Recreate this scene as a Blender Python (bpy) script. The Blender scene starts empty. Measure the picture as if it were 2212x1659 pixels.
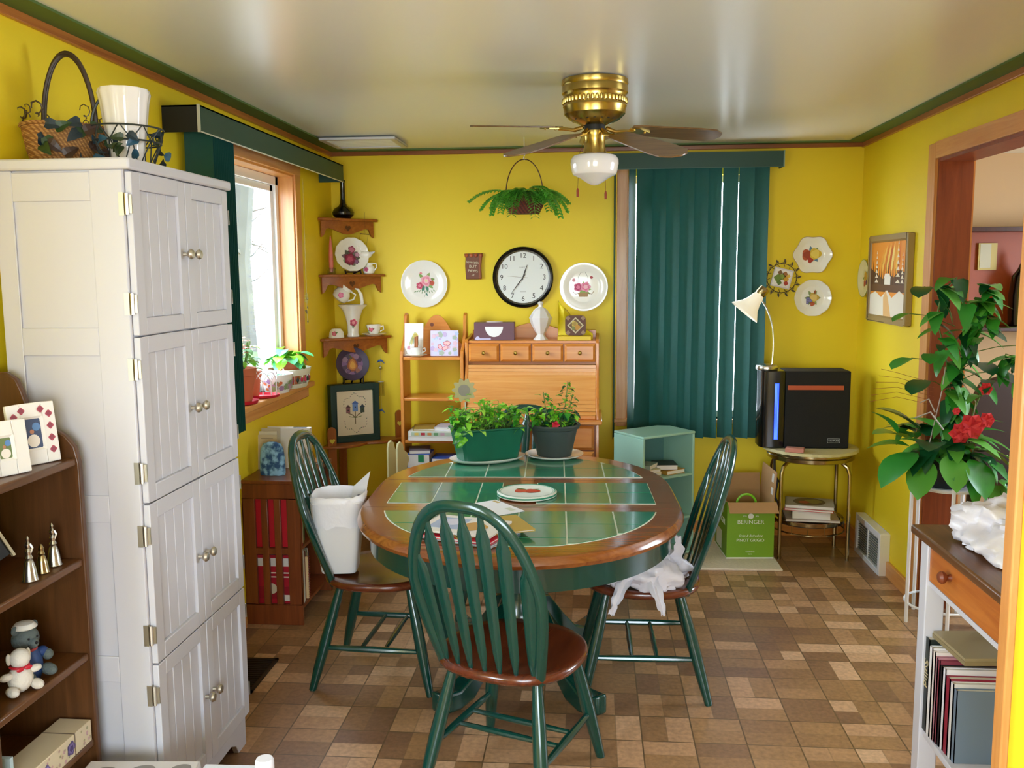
import bpy, bmesh, math, random
from mathutils import Vector, Matrix, Euler

# ---------------------------------------------------------------- camera, sky, window light, exposure
SC = bpy.context.scene
COL = SC.collection
R = math.radians
PI = math.pi

def _camera():
    cam = bpy.data.cameras.new('camera'); co = bpy.data.objects.new('camera', cam); COL.objects.link(co)
    yaw, pitch, roll = R(5.0), R(7.02), R(-0.42)
    F = Vector((-math.sin(yaw)*math.cos(pitch), math.cos(yaw)*math.cos(pitch), -math.sin(pitch)))
    rt = Vector((math.cos(yaw), math.sin(yaw), 0)); up = rt.cross(F)
    r2 = rt*math.cos(roll) + up*math.sin(roll); u2 = -rt*math.sin(roll) + up*math.cos(roll)
    m = Matrix.Identity(4)
    for i in range(3):
        m[i][0] = r2[i]; m[i][1] = u2[i]; m[i][2] = -F[i]
    m[2][3] = 1.669
    co.matrix_world = m
    cam.sensor_fit = 'HORIZONTAL'; cam.sensor_width = 36.0; cam.lens = 36.0*1985/2212
    cam.clip_start = 0.05
    SC.camera = co
_camera()

w = bpy.data.worlds.new('sky'); SC.world = w; w.use_nodes = True
_n = w.node_tree.nodes; _l = w.node_tree.links
_n.clear()
_o = _n.new('ShaderNodeOutputWorld'); _b = _n.new('ShaderNodeBackground'); _l.new(_b.outputs[0], _o.inputs[0])
_tc = _n.new('ShaderNodeTexCoord'); _sx = _n.new('ShaderNodeSeparateXYZ'); _cr = _n.new('ShaderNodeValToRGB')
_l.new(_tc.outputs['Generated'], _sx.inputs[0]); _l.new(_sx.outputs[2], _cr.inputs[0]); _l.new(_cr.outputs[0], _b.inputs[0])
_cr.color_ramp.elements[0].position = 0.0; _cr.color_ramp.elements[0].color = (0.60, 0.68, 0.74, 1)
_cr.color_ramp.elements[1].position = 0.5; _cr.color_ramp.elements[1].color = (0.66, 0.82, 1.0, 1)
_b.inputs[1].default_value = 10.0

def portal(name, loc, rot, sx, sy):
    l = bpy.data.lights.new(name, 'AREA'); l.shape = 'RECTANGLE'; l.size = sx; l.size_y = sy
    l.cycles.is_portal = True
    o = bpy.data.objects.new(name, l); COL.objects.link(o); o.location = loc; o.rotation_euler = rot
    return o
portal('portal_left_window', (-1.80, 4.52, 1.62), (0, R(-90), 0), 1.25, 1.5)
portal('portal_added_window', (-1.80, 0.45, 1.45), (0, R(-90), 0), 1.5, 1.6)  # unseen window added nearer the camera to brighten the ceiling
portal('portal_patio_door', (0.35, -1.80, 1.4), (R(90), 0, R(0)), 2.0, 1.5)
portal('portal_blind_window', (0.62, 5.93, 1.50), (R(-90), 0, 0), 0.95, 1.6)
portal('portal_next_room', (4.30, 4.3, 1.5), (0, R(90), 0), 1.4, 1.6)  # unseen opening added so that daylight reaches the next room

SC.view_settings.view_transform = 'Standard'; SC.view_settings.look = 'None'
SC.view_settings.gamma = 1.0; SC.view_settings.use_curve_mapping = False
SC.view_settings.exposure = 1.38
SC.cycles.use_denoising = True
SC.cycles.max_bounces = 10; SC.cycles.diffuse_bounces = 6
SC.cycles.sample_clamp_indirect = 6.0
SC.cycles.caustics_reflective = False; SC.cycles.caustics_refractive = False

# ---------------------------------------------------------------- materials
MAT = {}
def lin(h):
    h = h.lstrip('#'); v = [int(h[i:i+2], 16)/255 for i in (0, 2, 4)]
    return tuple((c/12.92 if c <= .04045 else ((c+.055)/1.055)**2.4) for c in v) + (1,)
def mat(name, col, rough=.5, metal=0., spec=.5, var=0., vscale=8., bump=0., bscale=60., emit=None, es=1., alpha=None, trans=0., coat=0., sheen=0., sss=0.):
    m = bpy.data.materials.new(name); m.use_nodes = True; nt = m.node_tree; b = nt.nodes['Principled BSDF']
    c = lin(col) if isinstance(col, str) else tuple(col)+(1,)
    b.inputs['Base Color'].default_value = c; b.inputs['Roughness'].default_value = rough
    b.inputs['Metallic'].default_value = metal; b.inputs['Specular IOR Level'].default_value = spec
    b.inputs['Coat Weight'].default_value = coat; b.inputs['Coat Roughness'].default_value = .08
    b.inputs['Sheen Weight'].default_value = sheen
    if trans: b.inputs['Transmission Weight'].default_value = trans
    if alpha is not None: b.inputs['Alpha'].default_value = alpha
    if emit: b.inputs['Emission Color'].default_value = lin(emit); b.inputs['Emission Strength'].default_value = es
    tc = nt.nodes.new('ShaderNodeTexCoord')
    if var > 0:
        n = nt.nodes.new('ShaderNodeTexNoise'); n.inputs['Scale'].default_value = vscale; n.inputs['Detail'].default_value = 5
        nt.links.new(tc.outputs['Object'], n.inputs['Vector'])
        mx = nt.nodes.new('ShaderNodeMix'); mx.data_type = 'RGBA'
        mx.inputs[6].default_value = tuple(x*(1-var) for x in c[:3])+(1,); mx.inputs[7].default_value = tuple(min(1, x*(1+var)) for x in c[:3])+(1,)
        nt.links.new(n.outputs[0], mx.inputs[0]); nt.links.new(mx.outputs[2], b.inputs['Base Color'])
    if bump > 0:
        n = nt.nodes.new('ShaderNodeTexNoise'); n.inputs['Scale'].default_value = bscale; n.inputs['Detail'].default_value = 4
        nt.links.new(tc.outputs['Object'], n.inputs['Vector'])
        bp = nt.nodes.new('ShaderNodeBump'); bp.inputs['Strength'].default_value = bump; bp.inputs['Distance'].default_value = .004
        nt.links.new(n.outputs[0], bp.inputs['Height']); nt.links.new(bp.outputs[0], b.inputs['Normal'])
    MAT[name] = m
    return m
def wood(name, c1, c2, axis='z', rough=.35, scale=9., coat=.2):
    m = bpy.data.materials.new(name); m.use_nodes = True; nt = m.node_tree; b = nt.nodes['Principled BSDF']
    tc = nt.nodes.new('ShaderNodeTexCoord'); mp = nt.nodes.new('ShaderNodeMapping')
    s = {'x': (.06, 1, 1), 'y': (1, .06, 1), 'z': (1, 1, .06)}[axis]
    mp.inputs['Scale'].default_value = [v*scale for v in s]
    n = nt.nodes.new('ShaderNodeTexNoise'); n.inputs['Scale'].default_value = 3.; n.inputs['Detail'].default_value = 7; n.inputs['Roughness'].default_value = .65; n.inputs['Distortion'].default_value = 1.2
    nt.links.new(tc.outputs['Object'], mp.inputs[0]); nt.links.new(mp.outputs[0], n.inputs['Vector'])
    cr = nt.nodes.new('ShaderNodeValToRGB'); e = cr.color_ramp.elements
    e[0].position = .3; e[0].color = lin(c1); e[1].position = .72; e[1].color = lin(c2)
    nt.links.new(n.outputs[0], cr.inputs[0]); nt.links.new(cr.outputs[0], b.inputs['Base Color'])
    b.inputs['Roughness'].default_value = rough; b.inputs['Coat Weight'].default_value = coat; b.inputs['Coat Roughness'].default_value = .15
    bp = nt.nodes.new('ShaderNodeBump'); bp.inputs['Strength'].default_value = .12; bp.inputs['Distance'].default_value = .002
    nt.links.new(n.outputs[0], bp.inputs['Height']); nt.links.new(bp.outputs[0], b.inputs['Normal'])
    MAT[name] = m
    return m
def mottle(name, c1, c2, scale=30., rough=.7):
    m = mat(name, c1, rough); nt = m.node_tree; b = nt.nodes['Principled BSDF']; tc = nt.nodes.new('ShaderNodeTexCoord')
    n = nt.nodes.new('ShaderNodeTexNoise'); n.inputs['Scale'].default_value = scale; n.inputs['Detail'].default_value = 3; cr = nt.nodes.new('ShaderNodeValToRGB'); e = cr.color_ramp.elements
    e[0].position = .42; e[0].color = lin(c1); e[1].position = .58; e[1].color = lin(c2)
    nt.links.new(tc.outputs['Object'], n.inputs['Vector']); nt.links.new(n.outputs[0], cr.inputs[0]); nt.links.new(cr.outputs[0], b.inputs['Base Color'])
    return m
def weave(name, c1, c2, scale=60., rough=.7):
    m = bpy.data.materials.new(name); m.use_nodes = True; nt = m.node_tree; b = nt.nodes['Principled BSDF']
    tc = nt.nodes.new('ShaderNodeTexCoord')
    w1 = nt.nodes.new('ShaderNodeTexWave'); w1.bands_direction = 'Z'; w1.inputs['Scale'].default_value = scale; w1.inputs['Distortion'].default_value = .6
    w2 = nt.nodes.new('ShaderNodeTexWave'); w2.bands_direction = 'DIAGONAL'; w2.inputs['Scale'].default_value = scale*.5; w2.inputs['Distortion'].default_value = .6
    for w_ in (w1, w2): nt.links.new(tc.outputs['Object'], w_.inputs['Vector'])
    ma = nt.nodes.new('ShaderNodeMath'); ma.operation = 'MULTIPLY'
    nt.links.new(w1.outputs[1], ma.inputs[0]); nt.links.new(w2.outputs[1], ma.inputs[1])
    cr = nt.nodes.new('ShaderNodeValToRGB'); e = cr.color_ramp.elements
    e[0].color = lin(c1); e[0].position = .05; e[1].color = lin(c2); e[1].position = .6
    nt.links.new(ma.outputs[0], cr.inputs[0]); nt.links.new(cr.outputs[0], b.inputs['Base Color'])
    b.inputs['Roughness'].default_value = rough
    bp = nt.nodes.new('ShaderNodeBump'); bp.inputs['Strength'].default_value = .6; bp.inputs['Distance'].default_value = .004
    nt.links.new(ma.outputs[0], bp.inputs['Height']); nt.links.new(bp.outputs[0], b.inputs['Normal'])
    MAT[name] = m
    return m
def glassy(name, tint='#ffffff', rough=.02, mixf=.12):
    m = bpy.data.materials.new(name); m.use_nodes = True; nt = m.node_tree; nt.nodes.clear()
    o = nt.nodes.new('ShaderNodeOutputMaterial'); mx = nt.nodes.new('ShaderNodeMixShader'); t = nt.nodes.new('ShaderNodeBsdfTransparent'); g = nt.nodes.new('ShaderNodeBsdfGlossy')
    t.inputs[0].default_value = lin(tint); g.inputs['Roughness'].default_value = rough
    mx.inputs[0].default_value = mixf
    nt.links.new(t.outputs[0], mx.inputs[1]); nt.links.new(g.outputs[0], mx.inputs[2]); nt.links.new(mx.outputs[0], o.inputs[0])
    MAT[name] = m
    return m
def flat(h, rough=.45, **k):
    """a plain coloured material fetched by its hex colour"""
    n = 'colour_'+h.strip('#')+('' if rough == .45 else '_%d' % int(rough*100))
    return MAT.get(n) or mat(n, h, rough, **k)

# ---------------------------------------------------------------- mesh builder
class MB:
    def __init__(s, m=None):
        s.v = []; s.f = []; s.fm = []; s.mats = []; s.T = Matrix.Identity(4); s.cur = 0
        if m is not None: s.use(m)
    def use(s, m):
        if isinstance(m, str): m = MAT[m] if m in MAT else flat(m)
        if m not in s.mats: s.mats.append(m)
        s.cur = s.mats.index(m); return s
    def at(s, loc=(0, 0, 0), rot=(0, 0, 0)):
        s.T = Matrix.Translation(loc) @ Euler(rot).to_matrix().to_4x4(); return s
    def add(s, vs, fs):
        o = len(s.v); T = s.T
        s.v += [T @ Vector(p) for p in vs]
        s.f += [tuple(i+o for i in f) for f in fs]; s.fm += [s.cur]*len(fs)
        return s
    def box(s, x0, x1, y0, y1, z0, z1):
        if x1 < x0: x0, x1 = x1, x0
        if y1 < y0: y0, y1 = y1, y0
        if z1 < z0: z0, z1 = z1, z0
        return s.add([(x0,y0,z0),(x1,y0,z0),(x1,y1,z0),(x0,y1,z0),(x0,y0,z1),(x1,y0,z1),(x1,y1,z1),(x0,y1,z1)],
                     [(0,3,2,1),(4,5,6,7),(0,1,5,4),(1,2,6,5),(2,3,7,6),(3,0,4,7)])
    def quad(s, a, b, c, d): return s.add([a, b, c, d], [(0, 1, 2, 3)])
    def frame_panel(s, x0, x1, z0, z1, yf, yb, rail, rec, bev=.008):
        """raised frame with a recessed field; front faces -y (yf<yb)"""
        xi0, xi1, zi0, zi1 = x0+rail, x1-rail, z0+rail, z1-rail
        s.box(x0, xi0, yf, yb, z0, z1); s.box(xi1, x1, yf, yb, z0, z1)
        s.box(xi0, xi1, yf, yb, z0, zi0); s.box(xi0, xi1, yf, yb, zi1, z1)
        s.box(xi0, xi1, yf+rec, yb, zi0, zi1)
        a = (xi0, yf, zi0); 
        o = [(xi0,yf,zi0),(xi1,yf,zi0),(xi1,yf,zi1),(xi0,yf,zi1)]
        i = [(xi0+bev,yf+rec,zi0+bev),(xi1-bev,yf+rec,zi0+bev),(xi1-bev,yf+rec,zi1-bev),(xi0+bev,yf+rec,zi1-bev)]
        return s.add(o+i, [(0,1,5,4),(1,2,6,5),(2,3,7,6),(3,0,4,7)])
    def ring(s, rings, close=False, cap=(True, True)):
        """rings: list of equal-length vertex loops, bridged"""
        n = len(rings[0]); vs = [p for r in rings for p in r]; fs = []
        m = len(rings)
        for i in range(m-1 if not close else m):
            j = (i+1) % m
            for k in range(n):
                k2 = (k+1) % n
                fs.append((i*n+k, i*n+k2, j*n+k2, j*n+k))
        if not close:
            if cap[0]: fs.append(tuple(range(n-1, -1, -1)))
            if cap[1]: fs.append(tuple((m-1)*n+k for k in range(n)))
        return s.add(vs, fs)
    def lathe(s, prof, c=(0, 0, 0), n=32, cap=(True, True), sx=1., sy=1., flute=0, fa=0.):
        rs = []
        for r, z in prof:
            lp = []
            for k in range(n):
                a = 2*PI*k/n; rr = r*(1+(fa*math.cos(flute*a) if flute else 0))
                lp.append((c[0]+rr*sx*math.cos(a), c[1]+rr*sy*math.sin(a), c[2]+z))
            rs.append(lp)
        return s.ring(rs, cap=cap)
    def tube(s, pts, r, n=8, close=False, flat_=1.):
        pts = [Vector(p) for p in pts]; m = len(pts)
        rr = r if isinstance(r, (list, tuple)) else [r]*m
        rs = []; prev = None
        for i, p in enumerate(pts):
            if close: t = pts[(i+1) % m]-pts[i-1]
            else: t = pts[min(i+1, m-1)]-pts[max(i-1, 0)]
            if t.length < 1e-9: t = Vector((0, 0, 1))
            t.normalize()
            if prev is None:
                a = Vector((0, 0, 1)) if abs(t.z) < .9 else Vector((1, 0, 0))
                u = t.cross(a).normalized()
            else:
                u = (prev - t*prev.dot(t)).normalized()
            prev = u; v = t.cross(u)
            rs.append([p + (u*math.cos(2*PI*k/n) + v*math.sin(2*PI*k/n)*flat_)*rr[i] for k in range(n)])
        return s.ring(rs, close=close)
    def prism(s, poly, plane='xz', d0=0., d1=.02):
        """extrude a 2-D polygon; plane xz -> depth along y, xy -> z, yz -> x"""
        def P(a, b, d): return {'xz': (a, d, b), 'xy': (a, b, d), 'yz': (d, a, b)}[plane]
        n = len(poly)
        vs = [P(a, b, d0) for a, b in poly]+[P(a, b, d1) for a, b in poly]
        return s.add(vs, [tuple(range(n)), tuple(range(2*n-1, n-1, -1))]+[((i+1) % n, i, n+i, n+(i+1) % n) for i in range(n)])
    def sphere(s, c, r, n=16, m=10, sc=(1, 1, 1)):
        rs = []
        for i in range(1, m):
            t = PI*i/m
            rs.append([(c[0]+r*sc[0]*math.sin(t)*math.cos(2*PI*k/n), c[1]+r*sc[1]*math.sin(t)*math.sin(2*PI*k/n), c[2]-r*sc[2]*math.cos(t)) for k in range(n)])
        o = len(s.v)
        s.ring(rs, cap=(False, False)); b = (c[0], c[1], c[2]-r*sc[2]); t = (c[0], c[1], c[2]+r*sc[2])
        vs = rs[0]+[b]; s.add(vs, [((k+1) % n, k, n) for k in range(n)])
        vs = rs[-1]+[t]; return s.add(vs, [(k, (k+1) % n, n) for k in range(n)])
    def disc(s, c, r, u, v, n=20, petals=0, pa=0., rx=1.):
        """flat disc, axes u,v; petals modulates the rim"""
        c, u, v = Vector(c), Vector(u), Vector(v); vs = [c]
        for k in range(n):
            a = 2*PI*k/n; rr = r*(1+(pa*math.cos(petals*a) if petals else 0))
            vs.append(c+u*rr*rx*math.cos(a)+v*rr*math.sin(a))
        return s.add(vs, [(0, k+1, (k+1) % n+1) for k in range(n)])
    def leaf(s, b, d, up, L, W, curl=.3, n=5, shape='oval', fold=.15):
        b, d, up = Vector(b), Vector(d).normalized(), Vector(up)
        sd = d.cross(up)
        if sd.length < 1e-4: sd = d.cross(Vector((1, 0, .1)))
        sd.normalize(); nn = sd.cross(d).normalized()
        rows = []
        for i in range(n+1):
            t = i/n
            if shape == 'oval': w_ = math.sin(PI*min(1, t*.98+.02))**.7
            elif shape == 'heart': w_ = (1-t)**.6*min(1, .55+t*3) if t < 1 else 0
            elif shape == 'round': w_ = math.sqrt(max(0, 1-(2*t-1)**2))
            else: w_ = 1-t
            c = b + d*L*t - nn*curl*L*t*t
            rows.append([c - sd*W*.5*w_ + nn*fold*W*w_, c, c + sd*W*.5*w_ + nn*fold*W*w_])
        vs = [p for r in rows for p in r]; fs = []
        for i in range(n):
            for k in (0, 1):
                fs.append((i*3+k, i*3+k+1, i*3+k+4, i*3+k+3))
        return s.add(vs, fs)
    def text(s, txt, size, M, ext=.0005, align='CENTER', spacing=1., shear=0.):
        cu = bpy.data.curves.new('t', 'FONT'); cu.body = txt; cu.size = size; cu.extrude = ext
        cu.align_x = align; cu.align_y = 'CENTER'; cu.space_character = spacing; cu.shear = shear; cu.resolution_u = 3
        ob = bpy.data.objects.new('t', cu); COL.objects.link(ob)
        dg = bpy.context.evaluated_depsgraph_get(); me = ob.evaluated_get(dg).to_mesh()
        s.add([M @ v.co for v in me.vertices], [tuple(p.vertices) for p in me.polygons])
        ob.evaluated_get(dg).to_mesh_clear(); bpy.data.objects.remove(ob); bpy.data.curves.remove(cu)
        return s
    def bloom(s, c, r, u, v, cols, nrm, n=5):
        """a painted blossom: overlapping flat petals"""
        c = Vector(c); nrm = Vector(nrm)
        for i, h in enumerate(cols):
            s.use(h); s.disc(c+nrm*.0006*(i+1), r*(1-.28*i), u, v, 24, n, .14)
        return s
    def build(s, name, parent=None, bevel=0., smooth=35., kind=None, sub=0, solid=0.):
        me = bpy.data.meshes.new(name); me.from_pydata([tuple(p) for p in s.v], [], s.f)
        for m in s.mats: me.materials.append(m)
        for p, k in zip(me.polygons, s.fm): p.material_index = k
        me.validate()
        bm = bmesh.new(); bm.from_mesh(me); bmesh.ops.remove_doubles(bm, verts=bm.verts, dist=1e-6)
        bmesh.ops.recalc_face_normals(bm, faces=bm.faces); bm.to_mesh(me); bm.free()
        if smooth:
            me.shade_smooth(); me.set_sharp_from_angle(angle=R(smooth))
        o = bpy.data.objects.new(name, me); COL.objects.link(o)
        if parent is not None: o.parent = parent
        if solid: 
            q = o.modifiers.new('solid', 'SOLIDIFY'); q.thickness = solid; q.offset = 0
        if bevel:
            q = o.modifiers.new('bevel', 'BEVEL'); q.width = bevel; q.segments = 2; q.limit_method = 'ANGLE'; q.angle_limit = R(40)
        if sub:
            q = o.modifiers.new('sub', 'SUBSURF'); q.levels = sub; q.render_levels = sub
        if kind: o['kind'] = kind
        return o

def thing(name, label, cat, loc=(0, 0, 0), rz=0., group=None, rot=None):
    o = bpy.data.objects.new(name, None); COL.objects.link(o); o.empty_display_size = .1
    o.location = loc; o.rotation_euler = rot if rot else (0, 0, rz)
    o['label'] = label; o['category'] = cat
    if group: o['group'] = group
    return o
def tag(o, label, cat, group=None, loc=None, rz=None, kind=None):
    o['label'] = label; o['category'] = cat
    if group: o['group'] = group
    if loc is not None: o.location = loc
    if rz is not None: o.rotation_euler = (0, 0, rz)
    if kind: o['kind'] = kind
    return o
def copy_tree(o, parent=None):
    c = o.copy(); COL.objects.link(c); c.parent = parent
    for ch in list(o.children): copy_tree(ch, c)
    return c
def arc(c, r, a0, a1, n, plane='xz', ry=None):
    ry = r if ry is None else ry; out = []
    for i in range(n+1):
        a = a0+(a1-a0)*i/n; p, q = r*math.cos(a), ry*math.sin(a)
        out.append({'xz': (c[0]+p, c[1], c[2]+q), 'xy': (c[0]+p, c[1]+q, c[2]), 'yz': (c[0], c[1]+p, c[2]+q)}[plane])
    return out
def walls(mb, plane, a0, a1, b0, b1, d0, d1, holes):
    """slab spanning a (horizontal) x b (vertical) with rectangular holes; plane 'x' = wall normal x (a is y), 'y' = normal y (a is x)"""
    As = sorted({a0, a1, *[h[0] for h in holes], *[h[1] for h in holes]}); Bs = sorted({b0, b1, *[h[2] for h in holes], *[h[3] for h in holes]})
    for i in range(len(As)-1):
        for j in range(len(Bs)-1):
            ca, cb = (As[i]+As[i+1])/2, (Bs[j]+Bs[j+1])/2
            if any(h[0] < ca < h[1] and h[2] < cb < h[3] for h in holes): continue
            if plane == 'x': mb.box(d0, d1, As[i], As[i+1], Bs[j], Bs[j+1])
            else: mb.box(As[i], As[i+1], d0, d1, Bs[j], Bs[j+1])
XL, XR, YB, ZC = -1.64, 1.616, 5.774, 2.42
rng = random.Random(7)

# shared materials
mat('yellow_paint', '#ecd022', .5, var=.03, vscale=2, bump=.05, bscale=200, spec=.4)
mat('ceiling_paint', '#eef0ee', .27, bump=.02, bscale=40, spec=.6)
mat('green_band', '#4f6b30', .6, var=.1, vscale=30)
mat('next_wall', '#bfa07c', .7)
mat('white_paint', '#cccbd2', .38, spec=.5)
mat('white_gloss', '#efeeee', .18)
mat('milk_glass', '#ece8e6', .12, coat=.5)
mat('porcelain', '#f1efe6', .12, coat=.4)
mat('green_lacquer', '#093c32', .22, coat=.5, var=.1, vscale=6)
mat('green_tile', '#2d7a5a', .2, coat=.4, var=.3, vscale=14)
mat('grout', '#e6ead8', .6)
mat('brass', '#bfa458', .26, metal=1.)
mat('nickel', '#cfc8b8', .38, metal=1.)
mat('silver', '#c8c6bd', .25, metal=1.)
mat('chrome_gold', '#b5a37a', .2, metal=1.)
mat('black_gloss', '#060709', .15, coat=.3)
mat('black_matt', '#111110', .6)
mat('blind_green', '#0f524c', .6, var=.12, vscale=40, bump=.2, bscale=300)
mat('valance_green', '#123f33', .5, bump=.2, bscale=300)
mat('terracotta', '#c4663e', .7, var=.1, vscale=12)
mat('soil', '#2a1c12', .95, bump=.6, bscale=60)
mat('leaf_bright', '#74c428', .35, var=.35, vscale=30)
mat('leaf_mid', '#358a28', .3, var=.4, vscale=25)
mat('leaf_dark', '#15502a', .28, var=.4, vscale=20)
mat('stem', '#5c7a33', .6)
mat('paper', '#eeeef0', .6)
mat('plastic_bag', '#d9d6de', .3, bump=.6, bscale=22)
mat('cardboard', '#b58a5a', .8, var=.08, vscale=20)
mat('crimson', '#c0152c', .4)
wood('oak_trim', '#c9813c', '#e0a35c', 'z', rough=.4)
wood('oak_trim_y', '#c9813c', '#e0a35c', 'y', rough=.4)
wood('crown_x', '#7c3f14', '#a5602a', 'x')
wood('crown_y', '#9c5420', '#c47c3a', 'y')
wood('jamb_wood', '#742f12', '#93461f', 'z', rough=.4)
wood('table_wood', '#743a18', '#a0622f', 'x', rough=.18, coat=.6)
wood('seat_wood', '#4c2010', '#70341a', 'y', rough=.2, coat=.6)
wood('pine', '#c9762a', '#dd9340', 'z', rough=.3)
wood('pine_x', '#cf7a2a', '#e39a48', 'x', rough=.3)
wood('tambour', '#dd9040', '#eeb066', 'x', rough=.35)
wood('shelf_brown', '#8c4a16', '#b06a28', 'x', rough=.4)
wood('shelf_brown_z', '#8c4a16', '#a96526', 'z', rough=.4)
wood('dark_brown', '#472a12', '#684020', 'z', rough=.4)
wood('dark_brown_y', '#503012', '#74481f', 'y', rough=.4)
wood('mahogany', '#6c3214', '#8a4820', 'z', rough=.35)
wood('fan_wood', '#523619', '#86653a', 'x', rough=.35, scale=14)
weave('wicker', '#8a5a2c', '#cf9c5c', 85)
weave('wicker_red', '#451810', '#8c4028', 60)
glassy('window_glass'); glassy('clear_glass', '#f4f8f8', .02, .22)
# ================================================================ THE ROOM
def floor_mat():
    m = bpy.data.materials.new('vinyl_floor'); m.use_nodes = True; nt = m.node_tree; N = nt.nodes; L = nt.links; b = N['Principled BSDF']
    def math_(op, a, b_=None, c=None):
        n = N.new('ShaderNodeMath'); n.operation = op
        for i, v in enumerate((a, b_, c)):
            if v is None: continue
            if isinstance(v, (int, float)): n.inputs[i].default_value = v
            else: L.new(v, n.inputs[i])
        return n.outputs[0]
    tc = N.new('ShaderNodeTexCoord'); sx = N.new('ShaderNodeSeparateXYZ'); L.new(tc.outputs['Object'], sx.inputs[0])
    A = .092
    u = math_('DIVIDE', sx.outputs[0], A); v = math_('DIVIDE', sx.outputs[1], A)
    fu, fv = math_('FLOOR', u), math_('FLOOR', v)
    mu, mv = math_('FLOOR', math_('DIVIDE', u, 2)), math_('FLOOR', math_('DIVIDE', v, 2))
    def wn(a, b_, s):
        c = N.new('ShaderNodeCombineXYZ'); L.new(a, c.inputs[0]); L.new(b_, c.inputs[1]); c.inputs[2].default_value = s
        w_ = N.new('ShaderNodeTexWhiteNoise'); L.new(c.outputs[0], w_.inputs[0]); return w_.outputs[0]
    r = wn(mu, mv, 3.)
    horiz = math_('GREATER_THAN', r, .6); sing = math_('LESS_THAN', r, .22)
    # id coordinates: singles (fu,fv); horizontal (mu*2, fv); vertical (fu, mv*2)
    def mixf(f, a, b_): return math_('ADD', math_('MULTIPLY', f, b_), math_('MULTIPLY', math_('SUBTRACT', 1., f), a))
    iu = mixf(horiz, fu, math_('MULTIPLY', mu, 2.)); iv = mixf(math_('MAXIMUM', horiz, sing), math_('MULTIPLY', mv, 2.), fv)
    val = wn(iu, iv, 9.)
    cr = N.new('ShaderNodeValToRGB'); e = cr.color_ramp.elements
    e[0].position = 0; e[0].color = lin('#7d5c45'); e[1].position = 1; e[1].color = lin('#c8a27e')
    for p, c in ((.3, '#8c6847'), (.6, '#9c7650'), (.85, '#b58c68')):
        q = e.new(p); q.color = lin(c)
    L.new(val, cr.inputs[0])
    # grain
    n1 = N.new('ShaderNodeTexNoise'); n1.inputs['Scale'].default_value = 55; n1.inputs['Detail'].default_value = 8; L.new(tc.outputs['Object'], n1.inputs['Vector'])
    n2 = N.new('ShaderNodeTexNoise'); n2.inputs['Scale'].default_value = 5; L.new(tc.outputs['Object'], n2.inputs['Vector'])
    g = math_('ADD', math_('MULTIPLY', n1.outputs[0], 1.3), math_('MULTIPLY', n2.outputs[0], .5))
    mul = N.new('ShaderNodeMix'); mul.data_type = 'RGBA'; mul.blend_type = 'MULTIPLY'; mul.inputs[0].default_value = .8
    c2 = N.new('ShaderNodeCombineColor'); gg = math_('ADD', g, .24)
    for i in range(3): L.new(gg, c2.inputs[i])
    L.new(cr.outputs[0], mul.inputs[6]); L.new(c2.outputs[0], mul.inputs[7])
    # grout lines round each 2x2 block and between the pieces
    def edge(x, w_):
        f = math_('FRACT', x); d = math_('MINIMUM', f, math_('SUBTRACT', 1., f)); return math_('LESS_THAN', d, w_)
    e1 = math_('MAXIMUM', edge(math_('DIVIDE', u, 2), .014), edge(math_('DIVIDE', v, 2), .014))
    notv = math_('SUBTRACT', 1., horiz)
    e2 = math_('MAXIMUM', math_('MULTIPLY', edge(u, .02), notv), math_('MULTIPLY', edge(v, .02), math_('MAXIMUM', horiz, sing)))
    mg = N.new('ShaderNodeMix'); mg.data_type = 'RGBA'; L.new(e1, mg.inputs[0]); L.new(mul.outputs[2], mg.inputs[6]); mg.inputs[7].default_value = lin('#6a5136')
    mh = N.new('ShaderNodeMix'); mh.data_type = 'RGBA'; L.new(math_('MULTIPLY', e2, .45), mh.inputs[0]); L.new(mg.outputs[2], mh.inputs[6]); mh.inputs[7].default_value = lin('#7d6446')
    L.new(mh.outputs[2], b.inputs['Base Color'])
    b.inputs['Roughness'].default_value = .36
    bp = N.new('ShaderNodeBump'); bp.inputs['Strength'].default_value = .15; bp.inputs['Distance'].default_value = .003
    L.new(math_('ADD', n1.outputs[0], math_('MULTIPLY', e1, -2.)), bp.inputs['Height']); L.new(bp.outputs[0], b.inputs['Normal'])
    MAT['vinyl_floor'] = m
floor_mat()
S = 'structure'
MB('vinyl_floor').box(-1.8, 4.4, -1.8, 6.7, -.08, 0).build('floor', smooth=0, kind=S)
MB('ceiling_paint').box(-1.8, 4.4, -1.8, 6.7, ZC, ZC+.1).build('ceiling', smooth=0, kind=S)
m_ = MB('yellow_paint'); walls(m_, 'x', -1.66, YB+.14, 0, ZC, XL-.14, XL, [(3.98, 5.02, 1.05, 2.2), (-.2, 1.1, .8, 2.1)]); m_.build('wall_left', smooth=0, kind=S)
m_ = MB('yellow_paint'); walls(m_, 'y', XL, XR+.15, 0, ZC, YB, YB+.14, [(.22, .96, .74, 2.24)]); m_.build('wall_back', smooth=0, kind=S)
m_ = MB('yellow_paint'); walls(m_, 'x', 1.88, YB, 0, ZC, XR, XR+.145, [(2.0, 4.55, -1, 2.18)]); m_.build('wall_right', smooth=0, kind=S)
m_ = MB('yellow_paint'); m_.box(.90, XR, 1.972, 2.0, 0, ZC); m_.build('wall_stub', smooth=0, kind=S)
m_ = MB('yellow_paint'); walls(m_, 'y', XL, 4.2, 0, ZC, -1.8, -1.66, [(-.55, 1.25, .75, 2.05)]); m_.build('wall_front', smooth=0, kind=S)
m_ = MB('next_wall'); m_.box(XR+.145, 4.2, 6.5, 6.64, 0, ZC); m_.build('wall_next_room_back', smooth=0, kind=S)
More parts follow.
